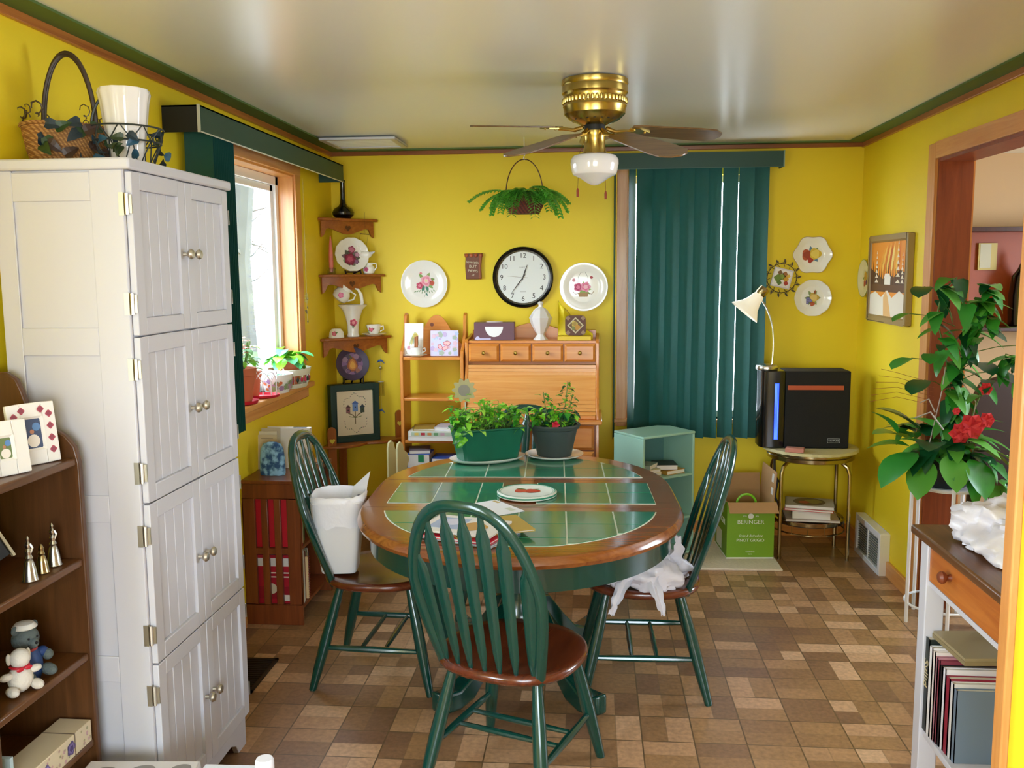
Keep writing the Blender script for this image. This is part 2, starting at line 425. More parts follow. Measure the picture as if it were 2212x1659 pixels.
m_ = MB('next_wall'); walls(m_, 'x', -1.66, 6.64, 0, ZC, 4.2, 4.34, [(3.6, 5.0, .8, 2.1)]); m_.build('wall_next_room_right', smooth=0, kind=S)
m_ = MB('next_wall'); m_.box(XR+.145, XR+.2, 5.9, 6.5, 0, ZC); m_.build('wall_next_room_left', smooth=0, kind=S)

# crown: wooden strip on the wall, green band on the ceiling inside it
def strip(name, m, bx, bevel=.003): MB(m).box(*bx).build(name, bevel=bevel, kind=S)
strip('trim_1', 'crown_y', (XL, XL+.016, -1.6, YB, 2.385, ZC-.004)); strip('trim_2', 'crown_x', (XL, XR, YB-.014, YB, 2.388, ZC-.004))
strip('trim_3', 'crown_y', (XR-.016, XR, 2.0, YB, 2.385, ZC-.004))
strip('trim_4', 'green_band', (XL+.002, XL+.105, -1.6, YB, ZC-.008, ZC+.0), 0); strip('trim_5', 'green_band', (XL+.1, XR-.1, YB-.07, YB, ZC-.008, ZC), 0)
strip('trim_6', 'green_band', (XR-.105, XR-.002, 2.0, YB, ZC-.008, ZC), 0)
# baseboards
strip('baseboard_left', 'oak_trim_y', (XL, XL+.018, 3.05, 4.06, 0, .085)); strip('baseboard_left.001', 'oak_trim_y', (XL, XL+.018, 4.7, YB, 0, .085))
strip('baseboard_right', 'oak_trim_y', (XR-.018, XR, 4.66, 5.05, 0, .085)); strip('baseboard_right.001', 'oak_trim_y', (XR-.018, XR, 5.47, YB, 0, .085))
strip('baseboard_back', 'pine_x', (XL+.02, XR-.02, YB-.016, YB, 0, .085))
strip('baseboard_next_room', 'crown_y', (XR+.15, XR+.17, 5.0, 5.9, 0, .1))

# opening to the next room: casing and brown jamb lining
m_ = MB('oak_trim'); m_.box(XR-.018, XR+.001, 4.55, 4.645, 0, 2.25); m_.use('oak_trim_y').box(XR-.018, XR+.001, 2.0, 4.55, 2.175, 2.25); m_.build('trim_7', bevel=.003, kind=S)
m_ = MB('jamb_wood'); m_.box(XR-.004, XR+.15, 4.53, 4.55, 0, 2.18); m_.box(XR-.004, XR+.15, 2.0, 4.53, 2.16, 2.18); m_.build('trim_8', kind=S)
m_ = MB('oak_trim'); m_.box(XR+.146, XR+.165, 4.55, 4.62, 0, 2.24); m_.build('trim_9', kind=S)
m_ = MB('oak_trim'); m_.box(.885, .903, 1.963, 2.008, 0, ZC); m_.build('trim_10', bevel=.004, kind=S)

# left window: deep oak-lined reveal, white vinyl sash, sill
win = thing('window_1', 'x', 'x'); del win['label']; del win['category']; win['kind'] = S
m_ = MB('oak_trim'); y0, y1, z0, z1 = 3.98, 5.02, 1.05, 2.2
m_.box(XL-.13, XL+.004, y1-.012, y1+.002, z0, z1); m_.box(XL-.13, XL+.004, y0-.002, y0+.012, z0, z1)
m_.use('oak_trim_y').box(XL-.13, XL+.004, y0, y1, z1-.012, z1+.002)
m_.use('oak_trim').box(XL, XL+.016, y1, y1+.085, z0-.02, z1+.085); m_.box(XL, XL+.016, y0-.085, y0, z0-.02, z1+.085)
m_.use('oak_trim_y').box(XL, XL+.018, y0-.09, y1+.09, z1, z1+.09); m_.build('window_casing', win, bevel=.003)
m_ = MB('oak_trim_y').box(XL-.13, XL+.05, y0-.1, y1+.12, z0-.03, z0); m_.box(XL, XL+.02, y0-.08, y1+.1, z0-.09, z0-.03); m_.build('window_sill', win, bevel=.006)
m_ = MB('white_gloss'); xw = XL-.10
for a, b_ in ((y0+.012, y0+.055), (y1-.055, y1-.012)): m_.box(xw-.03, xw+.02, a, b_, z0, z1-.012)
m_.box(xw-.03, xw+.02, y0, y1, z0, z0+.045); m_.box(xw-.03, xw+.02, y0, y1, z1-.06, z1-.012)
for a, b_ in ((y0+.055, y0+.085), (y1-.10, y1-.055)): m_.box(xw-.02, xw+.005, a, b_, z0+.045, z1-.06)
m_.box(xw-.02, xw+.005, y0+.06, y1-.06, z0+.045, z0+.085); m_.box(xw-.02, xw+.005, y0+.06, y1-.06, z1-.095, z1-.06)
m_.build('window_sash', win, bevel=.003)
MB('window_glass').box(xw-.008, xw-.004, y0+.08, y1-.09, z0+.08, z1-.09).build('window_pane', win)
# right window behind the blinds
win = thing('window_2', 'x', 'x'); del win['label']; del win['category']; win['kind'] = S
x0, x1, z0, z1 = .22, .96, .74, 2.24
m_ = MB('oak_trim'); m_.box(x0-.07, x0, YB-.016, YB, z0-.05, z1+.06); m_.box(x1, x1+.05, YB-.016, YB, z0-.05, z1+.06)
m_.box(x0, x0+.012, YB, YB+.13, z0, z1); m_.box(x1-.012, x1, YB, YB+.13, z0, z1); m_.build('window_casing', win, bevel=.003)
MB('oak_trim').box(x0-.09, x1+.06, YB-.03, YB+.12, z0-.025, z0).build('window_sill', win, bevel=.005)
m_ = MB('white_gloss'); m_.box(x0, x0+.04, YB+.08, YB+.12, z0, z1); m_.box(x1-.04, x1, YB+.08, YB+.12, z0, z1); m_.box(x0, x1, YB+.08, YB+.12, z0, z0+.04); m_.box(x0, x1, YB+.08, YB+.12, z1-.04, z1)
m_.build('window_sash', win); MB('window_glass').box(x0+.04, x1-.04, YB+.10, YB+.104, z0+.04, z1-.04).build('window_pane', win)

# outside the left window: ground and a few pale trunks
mat('forest_ground', '#3e3e38', .9, var=.3, vscale=1.5); mat('bark', '#34352f', .9, var=.4, vscale=4)
MB('forest_ground').box(-30, -2.2, -6, 34, -.6, -.5).build('outdoor_ground', kind=S)
for i, (x, y, h, r_) in enumerate(((-5.2, 11.6, 6.5, .12), (-4.2, 10.9, 7, .16), (-7.2, 17.5, 8, .2), (-6.0, 19.8, 7.5, .12), (-9.5, 24, 9, .25), (-4.9, 15, 7, .10))):
    m_ = MB('bark'); rr = random.Random(i+40)
    m_.tube([(x+rr.uniform(-.1, .1)*k/3, y, -.5+h*k/6) for k in range(7)], [r_*(1-.1*k) for k in range(7)], 8)
    for k in range(7):
        z = rr.uniform(1.2, h*.8); a = rr.uniform(0, 6.28); l_ = rr.uniform(.8, 2.)
        m_.tube([(x, y, z), (x+math.cos(a)*l_*.5, y+math.sin(a)*l_*.5, z+.25), (x+math.cos(a)*l_, y+math.sin(a)*l_, z+.3+rr.uniform(-.3, .5))], [.035, .02, .008], 5)
    tag(m_.build('tree'), 'bare pale tree trunk outside beyond the left window glass', 'tree', 'bare trees outside the window')

# ceiling register and wall and floor registers
t = thing('ceiling_vent', 'flat white rectangular vent cover on the ceiling by the left corner', 'vent', (-1.31, 5.32, ZC-.008))
m_ = MB('white_paint'); m_.box(-.21, .22, -.19, -.155, -.014, .0); m_.box(-.21, .22, .155, .19, -.014, .0); m_.box(-.21, -.175, -.155, .155, -.014, 0); m_.box(.185, .22, -.155, .155, -.014, 0); m_.build('vent_frame', t, bevel=.003)
m_ = MB('ceiling_paint'); m_.box(-.175, .185, -.155, .155, -.002, .0)
for k in range(14): m_.box(-.175, .185, -.15+k*.022, -.138+k*.022, -.008, -.002)
m_.build('louvre', t)
t = thing('wall_register', 'white metal wall register low on the right wall beside the brass table', 'vent', (XR, 5.0, .0))
m_ = MB('white_gloss'); m_.box(-.055, 0, .0, .035, 0, .235); m_.box(-.055, 0, .435, .47, 0, .235); m_.box(-.055, 0, .035, .435, .2, .235); m_.box(-.055, 0, .035, .435, 0, .03); m_.box(-.05, 0, .235, .245, .03, .2); m_.build('register_frame', t, bevel=.003)
m_ = MB('#9a9a90'); 
for k in range(12): m_.box(-.045, -.01, .035, .435, .033+k*.014, .038+k*.014)
m_.build('louvre', t)
mat('floor_grille', '#3a2a1a', .5, metal=.6)
t = thing('floor_register', 'dark brown floor register grille next to the white pantry cabinet', 'vent', (-1.44, 3.55, .0))
m_ = MB('floor_grille'); m_.box(-.09, .09, -.16, -.145, 0, .008); m_.box(-.09, .09, .145, .16, 0, .008); m_.box(-.09, -.075, -.16, .16, 0, .008); m_.box(.075, .09, -.16, .16, 0, .008); m_.build('register_frame', t)
m_ = MB('black_matt'); m_.box(-.075, .075, -.145, .145, 0, .002); m_.use('floor_grille')
for k in range(16): m_.box(-.075, .075, -.14+k*.018, -.133+k*.018, .002, .006)
m_.build('louvre', t)
# cord down the left wall
m_ = MB('#7a4a1a'); m_.tube([(XL+.006, 3.18, .98), (XL+.006, 3.2, .7), (XL+.008, 3.24, .45), (XL+.006, 3.3, .3), (XL+.03, 3.55, .12), (XL+.03, 3.98, .095)], .0028, 5)
tag(m_.build('cord'), 'thin brown cord hanging down the yellow wall behind the pantry', 'cord')
# ================================================================ PANTRY CABINET
t = thing('pantry_cabinet', 'tall white pantry cabinet with four tiers of beadboard double doors', 'cabinet', (-1.226, 2.36, 0))
# local: x negative = towards the wall, y = along the wall; front face at x = 0
D_, W_, H_ = .355, .65, 1.97
m_ = MB('white_paint'); m_.box(-D_, -.02, 0, W_, .10, H_-.03)
# side panel rails (near side): raised stiles and cross rails
for y_, s_ in ((0, -1),):
    m_.box(-D_, -D_+.05, -.007, 0, .02, H_-.03); m_.box(-.09, -.0, -.007, 0, .02, H_-.03)
    for z_ in (.02, .53, .99, 1.45, 1.86): m_.box(-D_+.05, -.09, -.007, 0, z_, z_+.075)
m_.box(-.02, 0, 0, W_, .10, H_-.03)
# arched plinth front
pl = [(0, 0), (.07, 0), (.09, .035), (.13, .055), (W_-.13, .055), (W_-.09, .035), (W_-.07, 0), (W_, 0), (W_, .12), (0, .12)]
m_.prism(pl, 'yz', -.02, 0); m_.box(-D_, -.02, 0, .018, 0, .12); m_.box(-D_, -.02, W_-.018, W_, 0, .12)
m_.build('body', t, bevel=.002)
MB('white_paint').box(-D_-.005, .026, -.018, W_+.018, H_-.03, H_).build('top', t, bevel=.006)
def pantry_door(y0, y1, z0, z1, hinge_y, knob_y, knob_z):
    m_ = MB('white_paint'); b = .045
    xf = .019
    m_.box(0.001, xf, y0, y0+b, z0, z1); m_.box(0.001, xf, y1-b, y1, z0, z1); m_.box(0.001, xf, y0+b, y1-b, z0, z0+b); m_.box(0.001, xf, y0+b, y1-b, z1-b, z1)
    n = 4; w_ = (y1-y0-2*b)/n
    for k in range(n): m_.box(0.001, .010, y0+b+k*w_+.0015, y0+b+(k+1)*w_-.0015, z0+b, z1-b)
    m_.use('#d9d5d2').box(0.001, .007, y0+b, y1-b, z0+b, z1-b)
    d = m_.build('door', t, bevel=.0022)
    k_ = MB('nickel'); k_.T = Matrix.Translation((xf, knob_y, knob_z)) @ Matrix.Rotation(R(90), 4, 'Y')
    k_.lathe([(.006, 0), (.005, .012), (.013, .018), (.0155, .024), (.012, .030), (.004, .032)], n=16); k_.build('knob', d)
    for z_ in (z1-.085, z0+.085):
        h_ = MB('nickel'); s_ = 1 if hinge_y > .3 else -1
        h_.box(.002, .021, hinge_y, hinge_y+s_*.003, z_-.024, z_+.024); h_.box(-.012, .002, hinge_y, hinge_y+s_*.0095, z_-.030, z_+.030); h_.tube([(.008, hinge_y+s_*.006, z_-.028), (.008, hinge_y+s_*.006, z_+.028)], .005, 8)
        h_.build('hinge', d)
for k, (z0, z1) in enumerate(((.122, .578), (.584, 1.038), (1.044, 1.498), (1.504, 1.936))):
    kz = (.345, .80, 1.265, 1.725)[k]
    pantry_door(.004, W_/2-.002, z0, z1, 0, W_/2-.028, kz); pantry_door(W_/2+.002, W_-.004, z0, z1, W_, W_/2+.028, kz)

# ================================================================ DINING TABLE
def table_outline(a, s, b, n=28):
    pts = []
    for k in range(n+1):
        q = PI*k/n; pts.append((a*math.cos(q), s+b*math.sin(q)))
    for k in range(n+1):
        q = PI+PI*k/n; pts.append((a*math.cos(q), -s+b*math.sin(q)))
    return pts
t = thing('dining_table', 'oval dining table with green tiled top, brown wood rim and green pedestal', 'table', (-.285, 3.70, 0), R(2.2))
def loopz(pts, z, k=0., z2=None): return [(x, y, z) for x, y in pts]
m_ = MB('table_wood')
o1 = table_outline(.62, .17, .69); o0 = table_outline(.605, .17, .675); o2 = table_outline(.628, .17, .698); o3 = table_outline(.60, .17, .67)
m_.ring([loopz(o3, .712), loopz(o2, .718), loopz(table_outline(.634, .17, .704), .732), loopz(o2, .748), loopz(o1, .756), loopz(o0, .758)])
m_.build('tabletop', t)
# tile fields: grout sheet with the tiles cut to the oval
def field(name, y0, y1, inner, ytop):
    """tiles between y0..y1 clipped by the oval inner(y)->half width"""
    mg = MB('grout'); n = 24
    ys = [y0+(y1-y0)*i/n for i in range(n+1)]
    hw = [inner(y) for y in ys]
    poly = [(-h, y) for h, y in zip(hw, ys)] + [(h, y) for h, y in reversed(list(zip(hw, ys)))]
    mg.prism(poly, 'xy', .7575, .7595)
    pitch = .177; g = .003
    rows = []
    yy = ytop; sgn = -1 if ytop == y1 else 1
    while (yy > y0+.004 if sgn < 0 else yy < y1-.004):
        rows.append((max(y0, yy-pitch) if sgn < 0 else yy, yy if sgn < 0 else min(y1, yy+pitch))); yy += sgn*pitch
    mt = mg.use('green_tile')
    for ra, rb in rows:
        ra += g; rb -= g
        if rb-ra < .01: continue
        for c in range(6):
            xa, xb = -.531+c*pitch+g, -.531+(c+1)*pitch-g
            k = 8; L_ = []; R_ = []
            for i in range(k+1):
                y = ra+(rb-ra)*i/k; h = inner(y)-g*1.5
                l_, r_ = max(xa, -h), min(xb, h)
                L_.append((l_, y)); R_.append((r_, y))
            okk = [i for i in range(k+1) if R_[i][0]-L_[i][0] > .002]
            if len(okk) < 2: continue
            pl = [L_[i] for i in okk]+[R_[i] for i in reversed(okk)]
            mt.prism(pl, 'xy', .7585, .7612)
    return mt.build(name, t, smooth=0)
def oval(y, a=.532, s=.17, b=.585):
    d = max(0, abs(y)-s)
    return a*math.sqrt(max(0, 1-(d/b)**2))
field('tile_panel', -.745, -.295, oval, -.295)
field('tile_panel', .29, .745, oval, .29)
def midf(name, x0, x1):
    m_ = MB('grout').box(x0, x1, -.175, .178, .7575, .7595); m_.use('green_tile'); g = .003
    xs = [x for x in (-.531+k*.177 for k in range(7)) if x0-.001 <= x <= x1+.001]
    xs = sorted(set([x0]+[round(x, 4) for x in xs]+[x1]))
    for a, b_ in zip(xs, xs[1:]):
        if b_-a < .02: continue
        for c, d in ((-.175, .0), (.0, .178)): m_.box(a+g, b_-g, c+g, d-g, .7585, .7612)
    m_.build(name, t, smooth=0)
midf('tile_panel', -.531, -.085); midf('tile_panel', .06, .531)
# seam lines of the leaf
m_ = MB('#4a1e0c').box(-.6, .6, -.236, -.2345, .7578, .7584); m_.box(-.6, .6, .2335, .235, .7578, .7584); m_.build('leaf_seam', t)
m_ = MB('green_lacquer'); a1 = table_outline(.588, .17, .652); a2 = table_outline(.575, .17, .64)
m_.ring([loopz(a2, .62), loopz(a1, .625), loopz(a1, .713), loopz(a2, .713)]); m_.build('apron', t)
m_ = MB('green_lacquer'); m_.box(-.09, .09, -.28, .24, .56, .62); m_.lathe([(.10, .20), (.115, .24), (.10, .30), (.075, .36), (.085, .44), (.11, .50), (.12, .56)], (0, -.06, 0)); m_.build('pedestal', t)
for sx_, sy_ in ((-1, -1), (1, -1), (-1, 1), (1, 1)):
    m_ = MB('green_lacquer'); pr_ = [(.05, .30, .030), (.14, .27, .034), (.24, .16, .036), (.33, .075, .034), (.41, .052, .038), (.48, .06, .036), (.515, .075, .02)]
    ang = math.atan2(sy_*.46, sx_*.35); c_, s_ = math.cos(ang), math.sin(ang)
    rings = []
    for r_, z_, w_ in pr_:
        hgt = .068 if r_ < .4 else .055
        base = (r_*c_, r_*s_-.06, z_)
        rings.append([(base[0]-s_*w_*q, base[1]+c_*w_*q, z_+hgt*p) for q, p in ((-1, -.7), (1, -.7), (1, .7), (-1, .7))])
    m_.ring(rings); m_.build('foot', t, bevel=.01)

# ================================================================ WINDSOR CHAIRS
def make_chair():
    t = thing('windsor_chair', '', 'chair')
    m_ = MB('seat_wood'); lay = []
    def outline(k, z):
        pts = []
        for i in range(40):
            a = 2*PI*i/40; c, s_ = math.cos(a), math.sin(a)
            rx = .238*(1-.05*s_); ry = .235
            x = rx*math.copysign(abs(c)**.82, c); y = ry*math.copysign(abs(s_)**.88, s_)
            pts.append((x*k, y*k, z))
        return pts
    m_.ring([outline(.90, .418), outline(.965, .422), outline(1.0, .434), outline(.995, .446), outline(.96, .453), outline(.82, .448), outline(.5, .438), outline(.15, .436)]); m_.build('seat', t, smooth=60)
    # bow
    def bow(k):  # k 0..1 around
        a = PI*(1+.0)*(1-k)
        x = .232*math.cos(a); h = math.sin(a)
        return x, h
    pts = []; base = .455
    for i in range(33):
        k = i/32; a = PI*(1-k); c, s_ = math.cos(a), math.sin(a)
        x = .232*math.copysign(abs(c)**.72, c)
        h = abs(s_)**.80
        x *= (.70+.30*min(1, h*1.9))
        pts.append((x, -.165-.185*h, base-.03+.575*h))
    m_ = MB('green_lacquer'); n = 8; rs = []
    for i, p in enumerate(pts):
        p = Vector(p); tt = (Vector(pts[min(i+1, 32)])-Vector(pts[max(i-1, 0)])).normalized()
        nb = Vector((0, .95, .3)).normalized(); nb = (nb-tt*nb.dot(tt)).normalized(); w_ = tt.cross(nb)
        rs.append([p+nb*.0135*math.cos(2*PI*q/n)+w_*.0205*math.sin(2*PI*q/n) for q in range(n)])
    m_.ring(rs); m_.build('back_bow', t, smooth=60)
    def bowtop(x):
        best = None
        for i in range(1, 32):
            a, b_ = pts[i], pts[i+1]
            if min(a[0], b_[0]) <= x <= max(a[0], b_[0]) and a[2] > .7:
                f = (x-a[0])/(b_[0]-a[0]+1e-9); return tuple(a[j]+(b_[j]-a[j])*f for j in range(3))
        return (x, -.33, .95)
    for k in range(7):
        q = (k-3)/3; xb = .150*q; yb = -.205+.03*abs(q)**2; xt = .185*q
        T_ = Vector(bowtop(xt)); B_ = Vector((xb, yb, .44))
        m_ = MB('green_lacquer'); prof = [(0, .006, .006), (.05, .009, .007), (.14, .016, .006), (.3, .0185, .0055), (.55, .021, .0055), (.75, .0235, .0055), (.84, .0235, .0055), (.91, .012, .006), (1., .0085, .007)]
        rs = []
        d = (T_-B_); nb = Vector((0, .95, .3)); nb = (nb-d.normalized()*nb.dot(d.normalized())).normalized(); sd = d.normalized().cross(nb)
        for f, w_, th in prof:
            c = B_+d*f; rs.append([c+sd*w_*math.cos(2*PI*j/8)+nb*th*math.sin(2*PI*j/8) for j in range(8)])
        m_.ring(rs); m_.build('spindle', t, smooth=50)
    legs = {}
    for sx_ in (-1, 1):
        for sy_ in (-1, 1):
            a = Vector((sx_*.145, sy_*.14, .425)); b_ = Vector((sx_*.215, sy_*(.25 if sy_ < 0 else .235), 0)); legs[sx_, sy_] = (a, b_)
            m_ = MB('green_lacquer'); m_.tube([a, a.lerp(b_, .3), a.lerp(b_, .55), a.lerp(b_, .8), b_], [.015, .0215, .0235, .020, .015], 12); m_.build('leg', t, smooth=50)
    def on(sx_, sy_, z): a, b_ = legs[sx_, sy_]; return a.lerp(b_, 1-z/.425)
    for sx_ in (-1, 1):
        a, b_ = on(sx_, -1, .17), on(sx_, 1, .17); m_ = MB('green_lacquer'); m_.tube([a, a.lerp(b_, .25), a.lerp(b_, .5), a.lerp(b_, .75), b_], [.009, .012, .0135, .012, .009], 10); m_.build('side_stretcher', t)
    for f in (.38, .62):
        a = on(-1, -1, .17).lerp(on(-1, 1, .17), f); b_ = on(1, -1, .17).lerp(on(1, 1, .17), f); m_ = MB('green_lacquer'); m_.tube([a, a.lerp(b_, .5), b_], [.008, .011, .008], 10); m_.build('cross_stretcher', t)
    return t
ch0 = make_chair()
CH = [(-.25, 2.87, -21, 'green bow-back windsor chair in front, its back to the viewer'),
      (-.855, 3.64, -93, 'green windsor chair on the left side holding the white wastebasket'),
      (.20, 3.63, 91, 'green windsor chair on the right side with crumpled plastic bags on its seat'),
      (-.40, 4.62, 172, 'green windsor chair tucked in at the far end behind the planters')]
for i, (x, y, a, lb) in enumerate(CH):
    c = ch0 if i == 0 else copy_tree(ch0)
    c.location = (x, y, 0); c.rotation_euler = (0, 0, R(a)); c['label'] = lb; c['group'] = 'windsor chairs round the dining table'
    if i == 3: c.scale = (1, 1, .925)
# ================================================================ HELPERS FOR PAINTED CHINA
FACE = Matrix.Rotation(R(90), 4, 'X')          # local xy plane -> upright, looking towards -y
def leafd(m, x, y, ang, L, W, z, col):
    m.use(col); c, s = math.cos(ang), math.sin(ang); pts = []
    for t, w in ((0, 0), (.25, .8), (.5, 1), (.75, .7), (1, 0), (.75, -.7), (.5, -1), (.25, -.8)):
        a, b = t*L, w*W/2; pts.append((x+a*c-b*s, y+a*s+b*c, z))
    m.add(pts, [(0, 1, 2, 3, 4, 5, 6, 7)])
def flower(m, x, y, r, z, cols, n=5, rot=0.):
    for i, h in enumerate(cols):
        m.use(h); m.disc((x, y, z+.0004*i), r*(1-.27*i), (math.cos(rot+i), math.sin(rot+i), 0), (-math.sin(rot+i), math.cos(rot+i), 0), 20, n, .13)
def line2(m, pts, w, z, col):
    m.use(col)
    for (x0, y0), (x1, y1) in zip(pts, pts[1:]):
        d = Vector((x1-x0, y1-y0)); 
        if d.length < 1e-6: continue
        d.normalize(); n = Vector((-d.y, d.x))*w/2
        m.add([(x0+n.x, y0+n.y, z), (x1+n.x, y1+n.y, z), (x1-n.x, y1-n.y, z), (x0-n.x, y0-n.y, z)], [(0, 1, 2, 3)])
def dish(m, r, matn='porcelain', depth=.02, flute=0, fa=0., rim=None, n=64):
    m.use(matn); k = r
    m.lathe([(k*.5, .002), (k*.62, 0), (k*.98, depth*.85), (k, depth), (k*.97, depth+.001), (k*.66, .006), (k*.6, .0045), (.0001, .0045)], n=n, cap=(True, False), flute=flute, fa=fa)
    if rim:
        m.use(rim); m.lathe([(k*.972, depth+.0006), (k*1.0, depth+.0014), (k*1.008, depth), (k*1.0, depth-.002)], n=n, cap=(False, False), flute=flute, fa=fa)
def wall_plate(name, label, loc, r, paint, group=None, depth=.02, flute=0, fa=0., rim=None, matn='porcelain', rz=0., tilt=0., parent=None):
    m = MB(); m.T = FACE; dish(m, r, matn, depth, flute, fa, rim); paint(m, .0056)
    o = m.build(name); o.location = loc; o.rotation_euler = (tilt, 0, rz)
    if label: tag(o, label, 'plate', group)
    return o

# wall plates ---------------------------------------------------------------
def p_roses(m, z):
    for a, c in ((.3, '#6f8f3a'), (1.1, '#86a04c'), (2.2, '#7d9a3c'), (3.6, '#5d8a48'), (4.4, '#2f7a58'), (5.0, '#2f7a58'), (5.6, '#7aa050')):
        leafd(m, .005+.02*math.cos(a), .012+.02*math.sin(a), a, .045, .02, z, c)
    for q in range(9): leafd(m, -.05+.013*q, -.045+.004*(q % 3), 3.6+.25*q, .02, .007, z, '#8aa27a')
    flower(m, .012, .018, .034, z+.001, ['#e9a3ae', '#e27f92', '#f1bdc0', '#d9e08a']); flower(m, -.03, -.012, .022, z+.0015, ['#d14b6b', '#b52a4c', '#e07a90']); flower(m, .048, .004, .016, z+.001, ['#cf5a34', '#b9431f']); flower(m, -.022, .066, .008, z, ['#dc7f88'], 4)
    line2(m, [(.0, -.03), (.008, -.06), (-.002, -.085)], .0016, z, '#4b7a5c'); leafd(m, .008, -.055, 5.2, .025, .01, z, '#3f7a66')
wall_plate('decorative_plate', 'white round plate painted with a bunch of pink roses, left of the clock', (-1.055, YB-.002, 1.592), .148, p_roses, 'china plates on the walls')
def p_basket(m, z):
    m.use('#a8824a'); m.prism([(-.028, -.062), (.024, -.062), (.03, -.035), (-.038, -.035)], 'xy', z, z+.001)
    line2(m, [(-.065, -.03), (-.05, -.045), (-.03, -.04), (.03, -.04), (.05, -.045), (.062, -.028)], .003, z, '#8a6a3a')
    line2(m, [(-.036, .0), (-.034, .06), (-.018, .09), (.008, .092), (.026, .06), (.028, .0)], .002, z, '#6a6a6a')
    for a in range(8): leafd(m, 0, -.015, a*.8, .05, .018, z, '#8fae4e')
    flower(m, -.035, -.002, .026, z+.001, ['#d0527c', '#b12b5e', '#e0749a']); flower(m, .012, .0, .03, z+.0016, ['#e993ae', '#e0708f', '#f2b5c2']); flower(m, .048, .058, .009, z, ['#b03038']); flower(m, -.062, .042, .012, z, ['#ecc0c8', '#e09aa8'])
wall_plate('decorative_plate', 'white round plate painted with a flower basket, between the clock and the blinds', (-.052, YB-.002, 1.567), .150, p_basket, 'china plates on the walls')
def p_fruit(m, z):
    for a in range(7): leafd(m, 0, 0, a*.9, .055, .024, z, '#7f9a6a' if a % 2 else '#5f86a0')
    flower(m, -.03, .0, .032, z+.001, ['#b5532a', '#9a3a1c'], 3); flower(m, .018, .005, .034, z+.0015, ['#d9b83a', '#e8cf60'], 3); flower(m, -.01, -.032, .016, z+.002, ['#a83222'], 3)
wall_plate('decorative_plate', 'scalloped white plate painted with fruit, upper one right of the green blinds', (1.33, YB-.002, 1.752), .112, p_fruit, 'china plates on the walls', flute=6, fa=.055, rim='#b9a080')
def p_fruit2(m, z):
    for a in range(6): leafd(m, 0, 0, a*1.05, .05, .02, z, '#8a9a62')
    for q in range(7): flower(m, -.03+.01*(q % 3), -.005-.012*(q//3), .009, z+.001+.0003*q, ['#5f5f92', '#7d7db0'], 3)
    flower(m, .008, .002, .028, z+.002, ['#c9a84a', '#dcc070'], 3); flower(m, .0, -.036, .014, z+.002, ['#b0522e'], 3); leafd(m, .01, .02, 1.4, .03, .012, z+.002, '#a05a30')
wall_plate('decorative_plate', 'plain rimmed white plate with a pear and grapes, lower one right of the green blinds', (1.34, YB-.002, 1.492), .110, p_fruit2, 'china plates on the walls', flute=10, fa=.012, rim='#e6dccc')
def p_right(m, z):
    for a in range(6): leafd(m, 0, 0, a*1.05, .05, .02, z, '#7a8f4a')
    flower(m, .0, .01, .03, z+.001, ['#caa83c', '#b5862c'], 3); flower(m, -.012, -.03, .018, z+.0015, ['#a8402a'], 3); flower(m, .02, -.02, .014, z+.0015, ['#6a3a5a'], 3)
wall_plate('decorative_plate', 'oval-looking cream plate with green rim on the right wall beside the painting', (XR-.002, 5.62, 1.61), .110, p_right, 'china plates on the walls', rim='#8d9a52', matn='#d8cf9c', rz=R(-90))

# square tile plate in a wire leaf frame
t = thing('tile_plate', 'small square fruit tile set diagonally in a dark wire leaf frame', 'wall decoration', (1.152, YB-.01, 1.613))
m_ = MB('#d8d2dc'); m_.T = FACE @ Matrix.Rotation(R(-14), 4, 'Z'); m_.box(-.058, .058, -.058, .058, 0, .012); m_.use('#f0ecec').box(-.05, .05, -.05, .05, .012, .0125)
for (x, y, r_, c) in ((-.025, -.005, .022, '#6e8a2c'), (.0, .01, .018, '#8aa03a'), (.022, .0, .017, '#d9a52a'), (.03, -.025, .013, '#b53426'), (.012, .028, .014, '#a86a2a'), (-.02, .03, .013, '#7c5a2a'), (.035, .02, .01, '#e6c04a'), (-.01, -.03, .014, '#5a7a2a')): flower(m_, x, y, r_, .013, [c, c], 4)
m_.build('tile', t)
m_ = MB('#3c3020'); m_.T = FACE; m_.tube([(.088*math.cos(a), .088*math.sin(a), .003) for a in [2*PI*k/32 for k in range(32)]], .0022, 6, close=True)
for k in range(14):
    a = 2*PI*k/14; m_.tube([(.07*math.cos(a), .07*math.sin(a), .003), (.098*math.cos(a+.15), .098*math.sin(a+.15), .008), (.088*math.cos(a+.32), .088*math.sin(a+.32), .003)], .0018, 5); leafd(m_, .09*math.cos(a), .09*math.sin(a), a+.4, .03, .013, .004, '#4a3c20')
m_.build('wire_frame', t)

# landscape painting
t = thing('framed_painting', 'gold-framed painting of a snowy winter sunset on the right wall', 'painting', (XR, 5.16, 1.61), rot=(0, 0, R(-90)))
m_ = MB('#9a8050', ); w2, h2 = .335, .235
m_.frame_panel(-w2, w2, -h2, h2, -.035, 0, .026, .012, .01); m_.build('picture_frame', t, bevel=.004)
m_ = MB(); m_.T = FACE; W_, H_ = .307, .208
sky = ['#f0a030', '#f7c050', '#e07a1c', '#f8cc60', '#cc5f14', '#fbdc80']
m_.use('#ee9420').box(-W_, W_, -H_, H_, .012, .0235)
for k in range(9): leafd(m_, -W_*.5+.04*k, .02, 1.0+.05*k, .19, .035, .0238, sky[k % 6])
m_.use('#5c3418').prism([(-W_, -.07), (W_, -.07), (W_, .03), (.2, .05), (.1, .01), (0, .03), (-.08, .0), (-.2, .03), (-W_, .06)], 'xy', .0238, .0243)
